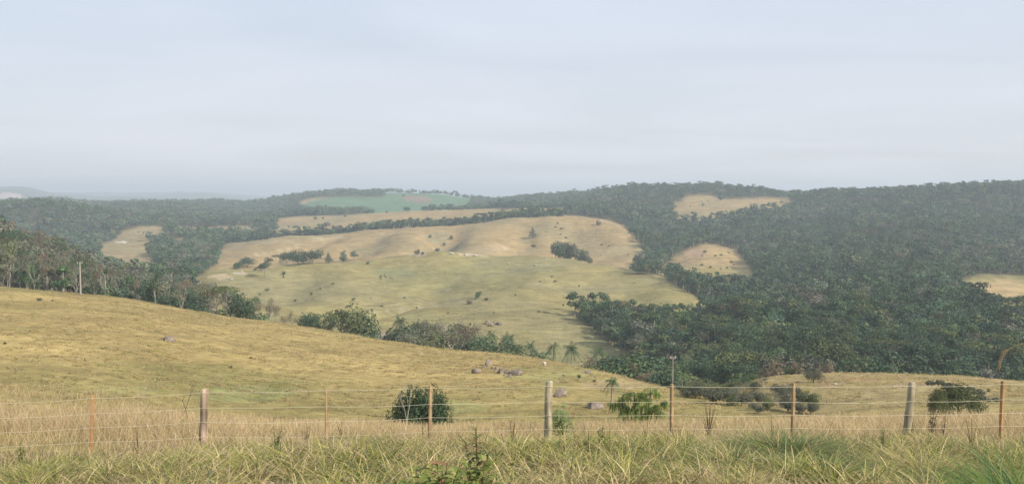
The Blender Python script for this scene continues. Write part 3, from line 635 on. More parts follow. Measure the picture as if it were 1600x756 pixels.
lone('tree', 'umbrella', 0, 536, 409, 600, 760, 391, 'narrow top heavy tree, left of the last pair in the row', mset=PT['tall'][3], wide=1.1)
lone('shrub', 'bush', 0, 537, 410, 600, 760, 401, 'dark shrub under the narrow top heavy tree', 'shrub', mset=bushes[0], hb=9)
lone('tree', 'tall', 3, 552, 407, 600, 760, 391, 'rightmost tree of the row on the middle field crest', wide=1.6)
lone('conical_tree', 'cone', 0, 832, 371, 740, 1000, 356, 'lone dark conical tree high on the upper pasture', mset=cone2, hb=10, wide=1.3)
lone('shrub', 'bush', 0, 834, 388, 720, 1000, 382, 'small dark shrub below the lone conical tree', 'shrub', mset=bushes[0], hb=9)
for k, (px, ty) in enumerate([(868, 386), (876, 384), (884, 385), (892, 386), (900, 389), (907, 393), (914, 399), (921, 404), (872, 393), (889, 393)]):
    lone('tree', 'broad', k % 4, px, 411+max(0, (px-890)*.12), 700, 800, ty+1, mset=bushes[(2, 3, 2, 1)[k % 4]], label= 'tree in the grey green thicket tucked behind the middle field crest', group='trees of the thicket behind the crest', wide=.85)
SM = [(575,413,407,'dark tree shaped shrub on the middle field beside the row end',560,760,0),(747,466,452,'small upright shrub alone on the lower field',350,620,3),(743,468,464,'low dark shrub at the foot of the upright shrub on the lower field',350,620,0),
      (552,470,464,'small dark shrub on the slope above the valley trees',350,620,0),(551,476,472,'tiny dark shrub just below a slightly larger one',350,620,0),(652,398,388,'brownish shrub beside a pale earth cut on the middle crest',560,860,4),(660,398,392,'small green shrub just right of the brownish crest shrub',560,860,3),
      (935,352,343,'brown grey shrub at the top of the upper pasture near the forest',850,1000,4),(940,384,380,'small shrub in the middle of the tan upper pasture',700,980,2),(1101,396,389,'grey shrub on the tan clearing knoll between the woods',700,900,2),
      (1118,401,397,'right hand small shrub on the tan clearing knoll',700,900,2),(1098,322,317,'small shrub on the high clearing under the skyline wood',1000,1400,1),(1126,314,305,'dark upright shrub near the top of the high clearing',1000,1450,0),
      (444,430,422,'sparse shrub on the lower field below the dome tree',450,640,1),(443,434,430,'tiny shrub under the sparse shrub of the lower field',450,640,0),(672,372,365,'dark shrub at the head of the upper gully',760,1000,1),(705,374,366,'olive shrub in the upper gully',760,1000,1),(694,384,378,'low shrub midway down the upper gully',760,1000,1),
      (684,394,386,'grey green shrub low in the upper gully',740,1000,2),(872,350,346,'grey patch of shrub high on the upper pasture',800,1000,2),(878,359,354,'small grey shrub right of the lone conical tree',800,1000,2),
      (493,343,337,'dark round tree on the strip field',1110,1400,0),(505,342,338,'small dark shrub on the strip field',1110,1400,0),(539,339,334,'round dark shrub on the strip field, middle of three',1110,1400,0),(636,333,322,'large dark tree at the foot of the green field',1350,1750,0),(604,333,328,'brown shrub by the green field edge',1350,1750,4),
      (576,336,326,'pair of dark round trees at the end of the strip field',1350,1700,0),(630,308,303,'dark shrub within the green field',1700,2250,0),(1545,612,604,'small olive shrub on the rise at right',70,130,1),(62,471,463,'round shrub on the left hillside near the utility pole',120,215,0),(82,471,466,'brown shrub beside the round shrub on the left hillside',120,215,4),
      (8,538,532,'small dark green shrub low on the left hillside edge',60,200,0),(47,518,514,'dark tussock shrub on the left hillside',60,200,0),(360,575,568,'dark shrub on the near hillside above the grey post',60,200,1),(392,560,555,'small dark shrub right of centre on the near hillside',60,200,0),
      (905,590,582,'green leafy shrub above the violet boulder on the spur',80,148,3),(928,597,590,'dark green shrub right of the leafy shrub on the spur',80,148,0),(880,587,583,'small shrub on the spur beyond the fence post',80,148,3),
      (700,490,486,'small dark shrub on the lower field, left of the boulders',330,430,0),(735,508,503,'dark shrub just left of the mid field boulders',300,430,0),(772,489,486,'tiny shrub above the mid field boulders',330,430,0),(632,466,462,'tiny shrub on the lower field centre',380,600,1),(651,482,478,'small shrub by the fold of the lower field',330,470,1),
      (905,448,444,'tiny dark shrub on the gold field above the valley forest',420,640,0),(862,434,430,'tiny shrub on the gold field right part',420,660,0),(842,488,484,'dark shrub on the gold field left of the forest point',330,470,0),(880,478,474,'small dark shrub beside the forest point',330,470,0),
      (575,490,486,'tiny shrub left of the eroded bank',330,470,1),(805,462,458,'tiny shrub on the field right of the upright shrub',380,600,1),(500,452,448,'tiny shrub on the lower field, left part',400,620,1),(487,461,455,'small shrub on the lower field, below the row',400,620,1)]
for (px, py, ty, lb_, y0, y1, v) in SM:
    lone('shrub', 'bush', 0, px, py, y0, y1, ty, lb_, 'shrub', mset=bushes[v], wide=.8) if False else lone('shrub', 'bush', 0, px, py, y0, y1, ty+(py-ty)*.2, lb_, 'shrub', mset=bushes[v if v else (3 if px % 2 else 0)], wide=.85)
rz3 = np.random.default_rng(66)
ZN = [(1045, 1155, 392, 425, 640, 900, 'clearing knoll between the woods', 16), (1060, 1225, 310, 330, 1050, 1450, 'high clearing under the skyline', 12), (1525, 1600, 440, 480, 420, 800, 'clearing at the right edge', 6),
      (860, 985, 345, 400, 760, 1000, 'tan upper pasture by the forest', 14), (170, 240, 360, 405, 700, 1300, 'far left pale field', 7), (330, 600, 420, 500, 340, 650, 'lower field, left half', 8), (700, 1050, 420, 520, 300, 660, 'lower field, right half', 8)]
for (xa, xb, ya, yb, y0, y1, w_, n_) in ZN:
    for k in range(n_):
        px, py = rz3.uniform(xa, xb), rz3.uniform(ya, yb); p = spot(px, py, y0, y1)
        if forest_at(np.array([p.x]), np.array([p.y]))[0]: continue
        v = int(rz3.choice([1, 2, 4])); hh = rz3.uniform(.7, 2.0); c_ = {1: 'olive', 2: 'grey', 4: 'brown'}[v]
        put_tree('shrub', bushes[v], p, hh/7*rz3.uniform(.9, 1.5), f'small {c_} shrub scattered on the {w_}', 'shrub', f'small {c_} shrubs scattered on the {w_}', sz=hh/8)
for k, (px, ty) in enumerate([(594, 430), (599, 428), (605, 430)]):
    lone('bare_tree', 'bare', k % 3, px, 447, 420, 640, ty, 'thin leafless pinkish tree of the trio on the lower field', group='trio of leafless trees on the lower field', wide=.8)
# valley trees behind the near spur
def valley(px, ty, Y, kind, vi, label, group=None, wide=1.0, name=None):
    p = place(px, Y); _, s = ray(px, ty); hh = max((CZ+s*Y)-p.z, 1.5)
    m_ = PT[kind][vi]; base = max(mtop(m_[0]), mtop(m_[1]))
    return put_tree(name or ('bare_tree' if 'bare' in kind else 'tree'), PT[kind][vi], p-Vector((0, 0, .1)), hh/base*wide, label, 'tree', group, sz=hh/base)
rv = np.random.default_rng(8)
for k in range(30):
    px = 300+k*9.3+rv.uniform(-3, 3); px = px if px < 440 else px
    ty = np.interp(px, [300, 330, 360, 400, 440, 455, 480, 520, 560, 590], [448, 440, 450, 462, 478, 492, 484, 483, 487, 510])+rv.uniform(-3, 7)
    if 437 < px < 452 or px > 575 or (px > 452 and k % 3 == 0): continue
    kd = rv.choice(['bare', 'tall', 'broad', 'umbrella'], p=[.38, .22, .28, .12]); Y = rv.uniform(252, 300)
    a_ = {'bare': 'grey leafless tree', 'tall': 'slender leafy tree', 'broad': 'round dark leafy tree', 'umbrella': 'flat topped tree'}[kd]
    w_ = 'in the line of trees behind the left hillside crest' if px < 440 else 'in the clump behind the spur, left of the stream rocks'
    valley(px, ty, Y, kd, int(rv.integers(0, 2 if kd == 'umbrella' else 4)), a_+' '+w_, a_+'s '+w_, .85)
valley(552, 479, 262, 'broad', 2, 'tall rounded tree at the right end of the clump, above the stream rocks', wide=.8)
valley(363, 448, 262, 'barebig', 0, 'large leafless tree with pale forked trunk behind the crest')
valley(163, 409, 236, 'barebig', 1, 'large pale forked leafless tree standing in front of the left wood', wide=1.0)
for k, (px, ty, kd, vi) in enumerate([(632,512,'broad',1),(643,507,'broad',2),(650,514,'tall',1),(668,510,'broad',2),(678,508,'bare',2),(684,502,'bare',0),(690,494,'barebig',0),(697,503,'bare',1),(703,490,'barebig',1),(713,496,'bare',3),(722,505,'tall',2),(700,515,'bare',2),(735,525,'broad',1),
        (745,530,'broad',2),(758,534,'broad',2),(765,536,'broad',1),(780,538,'broad',2),(815,543,'broad',2),(825,547,'bare',0),(617,517,'broad',0),(755,530,'tall',2),(803,540,'tall',1),(838,551,'broad',1),(660,516,'bare',0),(640,518,'broad',2),(672,520,'bare',2)]):
    Y = np.interp(px, [600, 840], [300, 262])+rv.uniform(-14, 14)
    if kd == 'barebig': l_ = 'big twisted pinkish grey leafless tree above the others, '+('left' if px < 697 else 'right')+' one'; gr = None
    elif kd == 'bare': l_ = 'grey leafless tree in the stream side thicket below the lower field'; gr = 'grey leafless trees of the stream side thicket'
    else: l_ = 'leafy green tree in the stream side thicket below the lower field'; gr = 'leafy trees of the stream side thicket'
    valley(px, ty, Y, kd, vi, l_, gr, 1.25)
palms = [proto_palm(8.5, 71, 18, 2.5, 'dark'), proto_palm(8.0, 72, 15, 2.2, 'mid'), proto_palm(7.0, 73, 16, 2.0, 'olive')]
PL = [(625,492,300,0,'leftmost palm of the stream side row'),(651,500,300,0,'second palm from the left in the stream side row'),(662,499,296,2,'palm leaning over the grey thicket, third from the left'),(710,513,290,1,'palm right of the big leafless trees'),(724,514,288,2,'thin palm between two bushier palms'),
      (751,525,284,0,'short palm at the middle of the valley row'),(770,516,300,2,'slender palm standing clear under the mid field boulders'),(791,520,280,0,'tall dense palm right of the slender one'),(797,522,276,1,'palm pressed against the tall dense palm'),(809,534,272,2,'low palm at the start of the right group'),
      (829,532,268,1,'palm left of the pair near the gold field corner'),(865,532,262,2,'left palm of the pair beside the gold field corner'),(893,534,250,0,'right palm of the pair beside the gold field corner'),(934,540,232,1,'bright green palm with the fullest crown behind the spur'),(1067,580,150,1,'palm right of the far utility pole')]
for (px, ty, Y, v, l_) in PL:
    p = place(px, Y); _, s = ray(px, ty); hh = max((CZ+s*Y)-p.z, 3.0); base = (8.2, 7.6, 6.7)[v]
    put_tree('palm_tree', palms[v], p-Vector((0, 0, .1)), min(hh/base, 1.45), l_, 'palm', 'palm trees along the valley', sz=hh/base)
# ravine woods between the spur and the right rise
for k in range(62):
    px = rv.uniform(942, 1200); Y = rv.uniform(np.interp(px, [940, 1200], [172, 116]), np.interp(px, [940, 1200], [215, 150]))
    if 1065 < px < 1120 and Y > 165: continue
    ty = np.interp(px, [940, 960, 990, 1010, 1040, 1062, 1080, 1110, 1150, 1200], [566, 553, 551, 548, 556, 572, 588, 594, 597, 606])+rv.uniform(0, 12)+(215-Y)*.16*np.interp(px,[940,1060,1080],[1,1,.2])
    kd = rv.choice(['bare', 'broad', 'umbrella'], p=[.30, .5, .2] if px > 985 and px < 1065 else [.55, .35, .10]); a_ = {'bare': 'grey brown leafless tree', 'broad': 'dark leafy tree', 'umbrella': 'flat crowned dark tree'}[kd]
    w_ = 'in the ravine wood behind the spur' if px < 1062 else 'in the low ravine wood right of the far pole'
    valley(px, ty, Y, kd, int(rv.integers(0, 2 if kd == 'umbrella' else 4)), a_+' '+w_, a_+'s '+w_, 1.35)
for k in range(115):
    px = rv.uniform(1070, 1268); py = rv.uniform(np.interp(px, [1070, 1140, 1215, 1268], [608, 606, 606, 628]), np.interp(px, [1070, 1150, 1200, 1268], [622, 640, 652, 656]))
    p = spot(px, py, 88, 150); hh = rv.uniform(.8, 2.1); v = int(rv.choice([1, 2, 2, 2])); n_ = ('olive', 'grey')[v == 2] if v else 'dark'
    pt_ = 'left part' if px < 1150 else 'middle part' if px < 1212 else 'right part'
    if rv.random() < .5: put_tree('bare_shrub', PT['bare'][int(rv.choice([0, 2]))], p, hh/11*1.5, f'grey leafless scrub in the dip left of the lone round tree, {pt_}', 'shrub', 'leafless scrub in the dip, '+pt_, sz=hh/11)
    else: put_tree('shrub', bushes[v], p, hh/9*.95, f'{n_} green shrub in the dip left of the lone round tree, {pt_}', 'shrub', f'{n_} green shrubs in the dip, '+pt_, sz=hh/9)
# brownish shrubs standing behind the crest of the right rise
for k, (px, ty, l_) in enumerate([(1198,566,'leftmost brown dry shrub at the forest edge behind the right rise'),(1216,556,'tall rounded brown shrub at the forest edge, second from the left'),(1238,566,'low olive brown shrub at the forest edge'),(1250,558,'slim pale brown shrub at the forest edge behind the lone tree'),(1291,560,'rounded brown shrub at the forest edge right of the lone tree')]):
    Y = 158; p = place(px, Y); _, s = ray(px, ty); hh = (CZ+s*Y)-p.z
    put_tree('shrub', bushes[4 if k != 2 else 1], p, hh/9*.62, l_, 'shrub', sz=hh/9)
round_bush = proto_tree('dome', 3.0, 3600, 0.15, 'grey', 91, r0=.12)
lt = lone('round_tree', 'dome', 0, 1271, 597, 100, 140, 573, 'lone dense round reddish brown tree on the right rise', mset=round_bush, hb=2.95, wide=1.0)
dark_bush = proto_tree('thick', 3.0, 11000, 0.10, 'dark', 92, r0=.05); olive_bush = proto_tree('thick', 3.0, 5200, 0.12, 'olive', 93, r0=.05)
def bush_at(name, ms, px, ty, Y, wpx, label, hb=2.75):
    p = place(px, Y); _, s = ray(px, ty); hh = (CZ+s*Y)-p.z; w = wpx/F_PX*Y/2/mrad(ms[0]); p = p-Vector((0, 0, .22*hh)); hh *= 1.22
    o = put_tree(name, ms, p, w, label, 'shrub', rz=.6, sz=max(hh, 1)/mtop(ms[0])); return o
bush_at('bush', dark_bush, 657, 609, 47, 104, 'big dark green bush behind the fence with pale stems, left of centre')
grey_bush = proto_tree('sparse', 3.0, 2200, 0.13, 'grey', 94, r0=.04)
bush_at('bush', olive_bush, 1500, 602, 78, 84, 'wide grey green bush behind the fence near the leaning post')
bush_at('bush', grey_bush, 1534, 606, 80, 56, 'thin grey half bare bush right of the wide grey green bush')
bush_at('bush', grey_bush, 1486, 596, 79, 60, 'thin grey twiggy bush rising behind the wide grey green bush')
bush_at('bush', olive_bush, 1470, 608, 76, 34, 'smaller olive bush pressed against the wide grey green bush')

# ------------------------------------------------------------------ boulders
def rock_mesh(seed, mat_=None, flat=.75):
    rng = np.random.default_rng(seed); import bmesh
    bm = bmesh.new(); bmesh.ops.create_icosphere(bm, subdivisions=4, radius=1)
    pl = [(unit(rng.normal(0, 1, 3)), rng.uniform(.55, .95)) for _ in range(22)]
    for v in bm.verts:
        c = np.array(v.co)
        for n_, d in pl:
            e = c@n_-d
            if e > 0: c = c-n_*e*.97
        c *= 1+.035*math.sin(c[0]*9+seed)*math.cos(c[1]*8+seed)+.02*math.sin(c[2]*17+c[0]*13)
        c[2] *= flat; v.co = c
    me = bpy.data.meshes.new('boulder'); bm.to_mesh(me); bm.free(); me.materials.append(mat_ or M_rock)
    for p in me.polygons: p.use_smooth = False
    return me
RK = [rock_mesh(s) for s in (1, 2, 3, 4)]; RP = [rock_mesh(s, M_rock_pale, .6) for s in (5, 6)]
def boulder(px, py, y0, y1, wpx, label, v=0, pale=False, rz=0, hs=1.0, group=None):
    p = spot(px, py, y0, y1); o = link('boulder', (RP if pale else RK)[v]); r_ = wpx/F_PX*p.y/2*1.2
    o.scale = (r_, r_*.85, r_*hs); o.rotation_euler = (random.uniform(-.2, .2), random.uniform(-.2, .2), rz); o.location = p+Vector((0, 0, r_*.25*hs)); return tag(o, label, 'boulder', group)
boulder(744,583,90,160,15,'single round grey brown boulder left of the rock cluster on the spur',0)
boulder(763,571,90,160,16,'pinkish upright boulder at the top left of the rock cluster on the spur',1,rz=1,hs=1.1)
boulder(776,577,90,160,8,'small boulder between the pinkish one and the big cluster',2)
boulder(783,583,90,160,13,'split grey boulder in the middle of the rock cluster on the spur',2,rz=2,hs=1.15)
boulder(792,583,90,160,12,'angular boulder beside the split one in the rock cluster',3,rz=.7)
boulder(807,586,90,160,20,'largest flat boulder at the right end of the rock cluster on the spur',3,rz=.2,hs=.85)
boulder(797,589,90,160,8,'small low boulder at the foot of the rock cluster',1)
for k, (px, py, w) in enumerate([(770, 576, 6), (789, 587, 6), (799, 584, 9), (812, 584, 7), (779, 583, 6), (757, 574, 6)]):
    boulder(px, py, 90, 160, w, 'small stone lying among the rock cluster on the spur', k % 4, group='small stones among the rock cluster')
boulder(265,533,100,200,20,'low weathered boulder on the left hillside above the grey post',2,hs=.8)
boulder(255,531,100,200,14,'flatter boulder touching the weathered one on the left hillside',3,hs=.6)
boulder(877,619,70,140,24,'violet brown boulder seen just right of the middle fence post',1,rz=.4,hs=1.0)
boulder(931,637,60,130,30,'broad flat boulder left of the arching grass clump',2,hs=.6)
boulder(850,570,90,148,7,'small pale standing stone near the spur crest',1,pale=True,hs=1.9)
boulder(918,583,90,150,12,'low boulder near the crest where the palm stands',3,hs=.6)
boulder(761,506,300,430,9,'left boulder of the group on the lower field',0,rz=1,hs=1.2)
boulder(768,509,300,430,10,'front boulder of the group on the lower field',1,hs=1)
boulder(773,506,300,430,8,'middle boulder of the group on the lower field',2)
boulder(781,507,300,430,10,'right boulder of the group on the lower field, slightly darker',3,rz=2)
for k, (px, py, w) in enumerate([(570,518,8),(577,522,7),(584,520,6),(590,524,8),(597,521,6),(603,525,8),(609,523,6),(615,527,7),(601,530,6)]):
    boulder(px, py, 255, 340, w, 'pale stone in the stream bed behind the spur', k % 2, True, group='pale stones in the stream bed')
for k, (px, py, w, l_) in enumerate([(705,397,9,'dark topped pale rock at the left of the earth cut on the crest'),(728,399,8,'pale rock in the middle of the crest earth cut'),(742,400,9,'pale rock at the right end of the crest earth cut'),(836,415,6,'small pale rock on the gold field'),(859,424,6,'pale rock right of another on the gold field'),(794,413,6,'pale rock below the crest earth cut'),
        (440,497,10,'pale flat rock at the left end of the clump behind the spur'),(1305,600,7,'pale rock on the bare earth near the lone round tree'),(377,425,6,'white rock near the eroded cut on the left of the middle field'),(362,437,6,'pale rock ledge under the eroded cut')]):
    y0, y1 = (100, 140) if px == 1305 else ((215, 300) if px == 440 else (480, 720)); boulder(px, py, y0, y1, w, l_, k % 2, True, hs=.6)

# ------------------------------------------------------------------ utility poles
def pole(px, ty, Y, H, r_, label, arm=0.0):
    p = place(px, Y); _, s = ray(px, ty); top = CZ+s*Y; h = max(top-p.z, H)
    o = empty('utility_pole', (p.x, p.y, top-h), label, 'utility pole')
    g = Geo(); z_ = np.linspace(-.3, h, 6); g.add(*tube(np.stack([z_*0, z_*0, z_], 1), np.linspace(r_*1.2, r_*.8, 6), 8)); link('pole', g.mesh('pole', [M_pole], True), o)
    g = Geo(); g.add(*tube([(-arm, 0, h-.35), (0, 0.05, h-.35), (arm, 0, h-.35)], [.07]*3, 4)); link('crossarm', g.mesh('crossarm', [M_pole]), o)
    for x in (-arm*.85, arm*.85):
        g = Geo(); g.add(*tube([(x, 0, h-.3), (x, 0, h-.18), (x, 0, h-.02)], [.05, .1, .06], 6)); link('insulator', g.mesh('insulator', [M_ceramic], True), o)
pole(127, 409, 214, 7.0, .19, 'wooden utility pole standing against the left wood on the hillside crest', .7)
pole(1052, 556, 118, 6.0, .075, 'slim pale utility pole rising behind the orange stake in the centre right', .35)

# ------------------------------------------------------------------ wire fence
FY = 17.5
fence = empty('wire_fence', (place(857, FY).x, FY, float(height(place(857, FY).x, FY))), 'long wire fence of wooden posts and orange stakes across the foreground', 'fence')
FO = Vector(fence.location)
def fpt(px, py, Y=FY):
    a_, s = ray(px, py); return np.array([a_*Y, Y, CZ+s*Y])
posts = [(-210,628,-210,722,'grey'),(-45,624,-45,718,'stake'),(145,617,142,712,'red'),(319,608,318,708,'dark'),(510,607,510,708,'stake'),(673,602,671,706,'stake'),(858,596,855,712,'grey'),(1050,600,1049,702,'stake'),(1240,598,1238,700,'stake'),(1425,598,1414,700,'grey'),(1567,595,1563,695,'red'),(1740,592,1740,690,'stake')]
tops = []
for (x1, y1, x2, y2, k) in posts:
    p1, p2 = fpt(x1, y1), fpt(x2, y2); p2[2] = min(p2[2], float(height(p2[0], p2[1]))-.05); rng_ = np.random.default_rng(int(x1+400))
    t = np.linspace(0, 1, 9)[:, None]; P = p2*(1-t)+p1*t; g = Geo()
    if k in ('grey', 'dark'):
        P = P+np.concatenate([rng_.normal(0, .006, (9, 2)), np.zeros((9, 1))], 1); rad = np.linspace(.085, .072, 9)*(1+rng_.normal(0, .03, 9))*(.92 if x1 > 1400 else 1)
        P = np.concatenate([P, P[-1:]+[[0, 0, .012]], P[-1:]+[[0, 0, .013]]]); rad = np.concatenate([rad, [.058, .002]])
        V_, Q_ = tube(P-np.array(FO), rad, 12); ax = np.repeat(P-np.array(FO), 12, 0); crk = np.tile(1+rng_.normal(0, .06, 12), len(P))*(1+rng_.normal(0, .02, len(V_)))
        V_ = ax+(V_-ax)*crk[:, None]; g.add(V_, Q_); me = g.mesh('post', [M_post_grey if k == 'grey' else M_post_dark], True)
        o = link('post', me, fence); o['label'] = {858: 'round pale grey post, the middle one of the fence', 319: 'thick brown weathered post', 1425: 'round grey post leaning to the right'}.get(x1, 'grey round post')
    else:
        P = np.concatenate([P, P[-1:]+[[0, 0, .002]]]); rad = np.concatenate([np.full(9, .047 if x1 == 145 else .033 if x1 == 510 else .040), [.002]])
        V_, Q_ = tube(P-np.array(FO), rad, 4); g.add(V_, Q_); o = link('stake', g.mesh('stake', [M_stake_red if k == 'red' else M_stake]), fence)
        o['label'] = 'reddish square stake' if k == 'red' else 'orange sawn square stake'
    tops.append((x1, x2, y1, y2))
WY = {-210:(634,657,679,702),-45:(631,654,677,700),145:(622,646,668,690),319:(613,637,659,682),510:(610,635,658,681),673:(606,631,652,674),858:(603,627,649,670),1050:(603.5,627,648,669),1240:(604,628,648,668.5),1425:(603,627,648,669),1567:(600,624,645,665),1740:(597,621,642,662)}
for w in range(5):
    P = []
    xs = sorted(WY)
    for a_, b_ in zip(xs[:-1], xs[1:]):
        for u in np.linspace(0, 1, 7)[:-1]:
            yv = (lambda q: WY[q][w] if w < 4 else WY[q][3]+22)
            P.append(fpt(a_*(1-u)+b_*u, yv(a_)*(1-u)+yv(b_)*u+2.4*4*u*(1-u)*(.4+.5*((w*7+xs.index(a_)*3) % 4)/3), FY-.085))
    g = Geo(); g.add(*tube(np.array(P)-np.array(FO), np.full(len(P), .0034), 4)); link('wire', g.mesh('wire', [M_wire], True), fence)

# ------------------------------------------------------------------ grasses
def blades(P, h, w, lean, bend, rng, seg=3, tip=0.1, ang=None):
    n = len(P); a = rng.uniform(0, 2*np.pi, n) if ang is None else ang; ld = np.stack([np.cos(a), np.sin(a), np.zeros(n)], 1)
    b = rng.uniform(0, np.pi, n); sd = np.stack([np.cos(b), np.sin(b)*.6, np.zeros(n)], 1)
    t = np.linspace(0, 1, seg+1)[None, :, None]; up = np.array([0, 0, 1.0])
    H = h[:, None, None]; le = lean[:, None, None]; be = bend[:, None, None]
    C = P[:, None]+up*H*(t-be*0.55*t**2.2)+ld[:, None]*H*(le*t+be*t**2)
    wd = (w[:, None, None]*.5)*(1-t*(1-tip))**0.8
    V = np.stack([C-sd[:, None]*wd, C+sd[:, None]*wd], 2).reshape(-1, 3); k = 2*(seg+1)
    q = np.array([[2*i_, 2*i_+1, 2*i_+3, 2*i_+2] for i_ in range(seg)]); Q = (q[None]+np.arange(n)[:, None, None]*k).reshape(-1, 4)
    return V, Q, k
GC = {'rich': (0.135, 0.205, 0.06), 'green': (0.23, 0.25, 0.055), 'lime': (0.43, 0.40, 0.12), 'straw': (0.62, 0.50, 0.27), 'tan': (0.52, 0.39, 0.21), 'deep': (0.10, 0.145, 0.06), 'pink': (0.60, 0.45, 0.30), 'gold': (0.52, 0.385, 0.18), 'olive': (0.32, 0.29, 0.12), 'dull': (0.30, 0.23, 0.14)}
def pick(names, p, n, rng, v=.2):
    c = np.array([GC[k] for k in names])[rng.choice(len(names), n, p=p)]; return c*rng.uniform(1-v, 1+v, (n, 1))
def field(n, y0, y1, rng, amax=0.66, power=1.0):
    u = rng.random(n); Y = (y0**2+(y1**2-y0**2)*u**power)**.5; X = Y*rng.uniform(-amax, amax, n); return X, Y
rg = np.random.default_rng(123)
# lush verge grass in front of the fence
nt_ = 9500; X, Y = field(nt_, 7.6, 19.5, rg); cl_ = fbm(X, Y, 1.3, 70); cl2 = fbm(X, Y, 3.6, 75)
keep = (Y < 14.4+3.4*cl2+.7*np.sin(X*.9)+np.interp(X/Y, [-.6, -.3, .6], [-1.4, .2, .7])) & (rg.random(nt_) < .25+1.1*sstep(.34, .6, cl_)); X, Y, cl_, cl2 = X[keep], Y[keep], cl_[keep], cl2[keep]; m_ = len(X)
kk = 22; rad = rg.uniform(.06, .17, m_); th_ = rg.uniform(0, 6.28, (m_, kk)); rr_ = rg.random((m_, kk))**.6
ox, oy = np.cos(th_)*rr_*rad[:, None], np.sin(th_)*rr_*rad[:, None]; X2, Y2 = (X[:, None]+ox).ravel(), (Y[:, None]+oy).ravel(); n = len(X2)
th0 = rg.uniform(.10, .37, m_)*(.35+1.3*cl_)*np.interp(X/Y, [-.6, .1, .6], [.9, .95, 1.15]); h = np.repeat(th0, kk)*rg.uniform(.5, 1.25, n)
gr = sstep(.38, .62, cl2*.6+cl_*.4+rg.normal(0, .07, m_)+np.interp(X/Y, [-.6, .0, .25, .6], [-.01, -.02, .02, .03]))
fam = (rg.random(m_) < gr); fam = np.repeat(fam, kk) ^ (rg.random(n) < .14)
T1 = pick(['green', 'lime', 'deep', 'straw'], [.40, .32, .16, .12], n, rg, .3); T2 = pick(['straw', 'tan', 'lime', 'olive', 'dull'], [.40, .20, .17, .13, .10], n, rg, .3)
T = np.where(fam[:, None], T1, T2)*np.repeat(rg.uniform(.62, 1.12, m_), kk)[:, None]
V, Q, k = blades(np.stack([X2, Y2, height(X2, Y2)-.02], 1), h, rg.uniform(.011, .030, n), .15+rr_.ravel()*rg.uniform(.2, .9, n), rg.uniform(.2, 1.5, n), rg, 4, ang=(th_+rg.normal(0, .7, th_.shape)).ravel())
o = link('verge_grass', mesh('verge_grass', V, Q, [M_grass], np.repeat(T, k, 0))); tag(o, 'mixed green and straw coloured grass along the near verge', 'grass', kind='stuff')
# tall dry grass beyond and under the fence
n = 330000; X, Y = field(n, 14.5, 46, rg, .68, .85)
Xe, Ye = field(90000, 42, 78, rg, .66, .8); ke = rg.random(90000) < 1-sstep(-.42, -.22, Xe/Ye)-.6*sstep(55, 78, Ye); X, Y = np.append(X, Xe[ke]), np.append(Y, Ye[ke]); n = len(X); cl_ = fbm(X, Y, 3.0, 80); cl2 = fbm(X, Y, 9, 83)
keep = (Y > 14.3+2.6*fbm(X, Y, 4.5, 75)) & (rg.random(n) < .35+1.0*sstep(.35, .6, cl_)); X, Y, cl_, cl2 = X[keep], Y[keep], cl_[keep], cl2[keep]; n = len(X); Z = height(X, Y)
h = rg.uniform(.28, .66, n)*(.55+.7*cl_)*np.interp(Y, [15, 18.5, 24, 46], [.42, .62, 1.0, 1.0])
T = pick(['straw', 'pink', 'tan', 'gold', 'olive', 'dull'], [.30, .26, .20, .14, .07, .03], n, rg); T = T*(.60+.30*cl2[:, None]+.26*vnoise(X, Y, 1.2, 88)[:, None])
V, Q, k = blades(np.stack([X, Y, Z-.02], 1), h, rg.uniform(.007, .016, n)*np.interp(Y, [16, 40, 78], [1, 1.7, 2.8]), rg.uniform(0, .45, n), rg.uniform(0, .9, n), rg, 2, .25)
o = link('dry_grass', mesh('dry_grass', V, Q, [M_grass], np.repeat(T, k, 0))); tag(o, 'tall dry pinkish straw grass under and beyond the fence', 'grass', kind='stuff')
# tussocks over the near hillsides
n = 26000; X, Y = field(n, 44, 232, rg, .66, .9); cl_ = fbm(X, Y, 9, 90); cl2 = fbm(X, Y, 30, 92)
keep = (rg.random(n) < .25+1.1*sstep(.35, .62, cl_)) & ~forest_at(X, Y); X, Y, cl_, cl2 = X[keep], Y[keep], cl_[keep], cl2[keep]; m_ = len(X); kk = 13
s = rg.uniform(.16, .38, m_)*(.7+.6*cl_); Pc = np.stack([X, Y, height(X, Y)], 1)
P = (np.repeat(Pc, kk, 0)+rg.normal(0, 1, (m_*kk, 3))*np.repeat(s, kk)[:, None]*np.array([.95, .7, 0])); P[:, 2] = height(P[:, 0], P[:, 1])-.03
base = pick(['gold', 'olive', 'tan', 'straw', 'lime'], [.40, .14, .18, .14, .14], m_, rg, .1)*.76; T = np.repeat(base, kk, 0)*rg.uniform(.85, 1.15, (m_*kk, 1))
V, Q, k = blades(P, np.repeat(s, kk)*rg.uniform(.6, 1.2, m_*kk), rg.uniform(.05, .12, m_*kk), rg.uniform(.2, 1.0, m_*kk), rg.uniform(.3, 1.1, m_*kk), rg, 2, .3)
o = link('hillside_tussocks', mesh('hillside_tussocks', V, Q, [M_grass], np.repeat(T, k, 0))); tag(o, 'gold and olive grass tussocks scattered over the near hillside', 'grass', kind='stuff')

